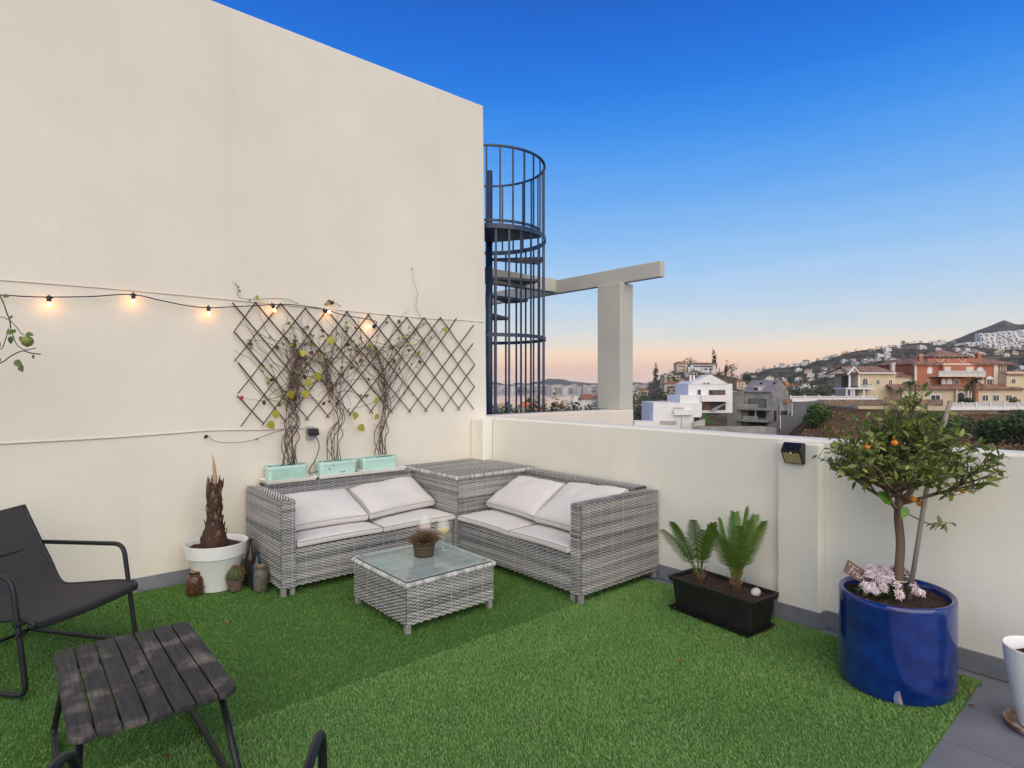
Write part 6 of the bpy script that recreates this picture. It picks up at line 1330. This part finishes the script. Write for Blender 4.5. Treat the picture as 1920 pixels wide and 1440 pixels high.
# ---- palms and shrubs by the villa
M_pfr = attr_mat('palm_frond', [(0, (.03, .035, .015)), (.6, (.09, .095, .035)), (1, (.20, .16, .08))], .8, noise_amt=.1)
def palm(px, pyc, pyb, d, R, label, nf=26):
    b = onD(px, pyb, d); c = onD(px, pyc, d); t = thing('palm_tree', label, 'palm', b); m = MB(); m.tube([b, (b + c) / 2 + Vector((.1, 0, 0)), c], [R * .16, R * .14, R * .17], 9); m.build('trunk', M_bark, t, smooth=True)
    for i in range(nf):
        a = 2 * math.pi * i / nf + U(-.2, .2); e0 = U(-.3, 1.3); L = R * U(.85, 1.1); pts = []; p = c.copy(); el = e0
        for k in range(9): pts.append(p.copy()); p = p + Vector((math.cos(a) * math.cos(el), math.sin(a) * math.cos(el), math.sin(el))) * L / 8; el -= .22
        m = MB(); m.tube(pts, [R * .02] * 9, 4); sv = Vector((-math.sin(a), math.cos(a), 0)); tn = U(.2, .9) if e0 > 0 else U(.7, 1)
        for k in range(1, 9):
            for s in (-1, 1):
                for h_ in (0, .5):
                    q = pts[k].lerp(pts[k - 1], h_); tg = (pts[k] - pts[k - 1]).normalized(); e = q + (sv * s * .8 + tg * .5 + Vector((0, 0, -.35))) * R * .24; m.add([q - tg * R * .02, q + tg * R * .03, e], [(0, 1, 2)], 0, tn)
        m.build('frond', M_pfr, t, tone=True)
palm(1826, 717, 765, 104, 2.1, 'palm tree with a shaggy skirt before the villa entrance'); palm(1706, 722, 760, 100, 1.5, 'smaller palm tree before the yellow wing of the villa', 20); palm(1688, 734, 760, 99, .9, 'short young palm beside the smaller palm', 14)
M_shrub = attr_mat('shrub_leaf', [(0, (.014, .03, .008)), (.5, (.045, .085, .02)), (1, (.12, .17, .05))], .8, noise_amt=.12, nscale=.8)
def shrub(px, py, d, r, rz, n, leaf, label, tone=.45, name='shrub'):
    p = onD(px, py, d); t = thing(name, label, 'shrub', p - Z3 * rz); m = MB(); m.tube([p - Z3 * (rz + 1.2), p], [r * .08, r * .05], 6); m.build('stem', M_bark, t); m = MB(); crown(m, p, r, rz, n, leaf, tone, .7); m.build('foliage', M_shrub, t, tone=True)['kind'] = 'stuff'
shrub(1527, 780, 86, 2.2, 1.7, 2600, .17, 'round dense green bush beside the grey retaining wall', .5)
shrub(1868, 812, 62, 2.6, 1.6, 1800, .17, 'dark green bush rising behind the parapet right of the citrus tree', .25); shrub(1925, 806, 60, 2.6, 1.9, 1500, .17, 'dark bush at the right edge behind the parapet', .3); shrub(1745, 790, 80, 2.4, 1.3, 1300, .16, 'bush on the slope behind the citrus crown', .35)
shrub(1812, 752, 102, 1.1, .6, 500, .14, 'clipped bush beside the villa entrance', .3); shrub(1903, 752, 103, .7, .9, 400, .14, 'rust-tinged shrub by the villa windows', .7); shrub(1790, 795, 75, 1.6, 1.0, 700, .15, 'scrubby bush on the dry slope', .5); shrub(1905, 775, 92, 1.3, .7, 500, .14, 'pale scrub below the villa fence', .75)
M_dryg = attr_mat('dry_grass', [(0, (.06, .045, .02)), (.5, (.19, .115, .06)), (1, (.32, .22, .13))], 1, noise_amt=.15, nscale=.3)
m = MB()
for i in range(9000):
    x, d = U(1470, 2000), U(48, 96); p = terr(x, d)
    if terr_py(x, d) > 850 or (x < 1510 and d > 84): continue
    if noise.noise(p * .25) < -.15: continue
    h = U(.15, .6); a = Vector((U(-.5, .5), U(-.5, .5), 1)) * h; b = Vector((U(-1, 1), U(-1, 1), 0)).normalized() * U(.05, .16); m.add([p - b, p + b, p + a], [(0, 1, 2)], 0, U(0, 1))
tag(m.build('dry_grass', M_dryg, tone=True), 'brown dry grass covering the slope below the villa', 'dry grass', kind='stuff')
# ---- air
m = MB(); m.box(-13500, 13500, -13500, 13500, SEA - 1.2, 385)
M_haze = bpy.data.materials.new('haze'); M_haze.use_nodes = True; ht = M_haze.node_tree; ht.nodes.clear(); vo = ht.nodes.new('ShaderNodeVolumePrincipled'); vo.inputs['Density'].default_value = 0.000048; vo.inputs['Color'].default_value = (.97, .94, .92, 1); vo.inputs['Anisotropy'].default_value = 0.2; oo = ht.nodes.new('ShaderNodeOutputMaterial'); ht.links.new(vo.outputs[0], oo.inputs['Volume'])
tag(m.build('haze', M_haze), kind='stuff')
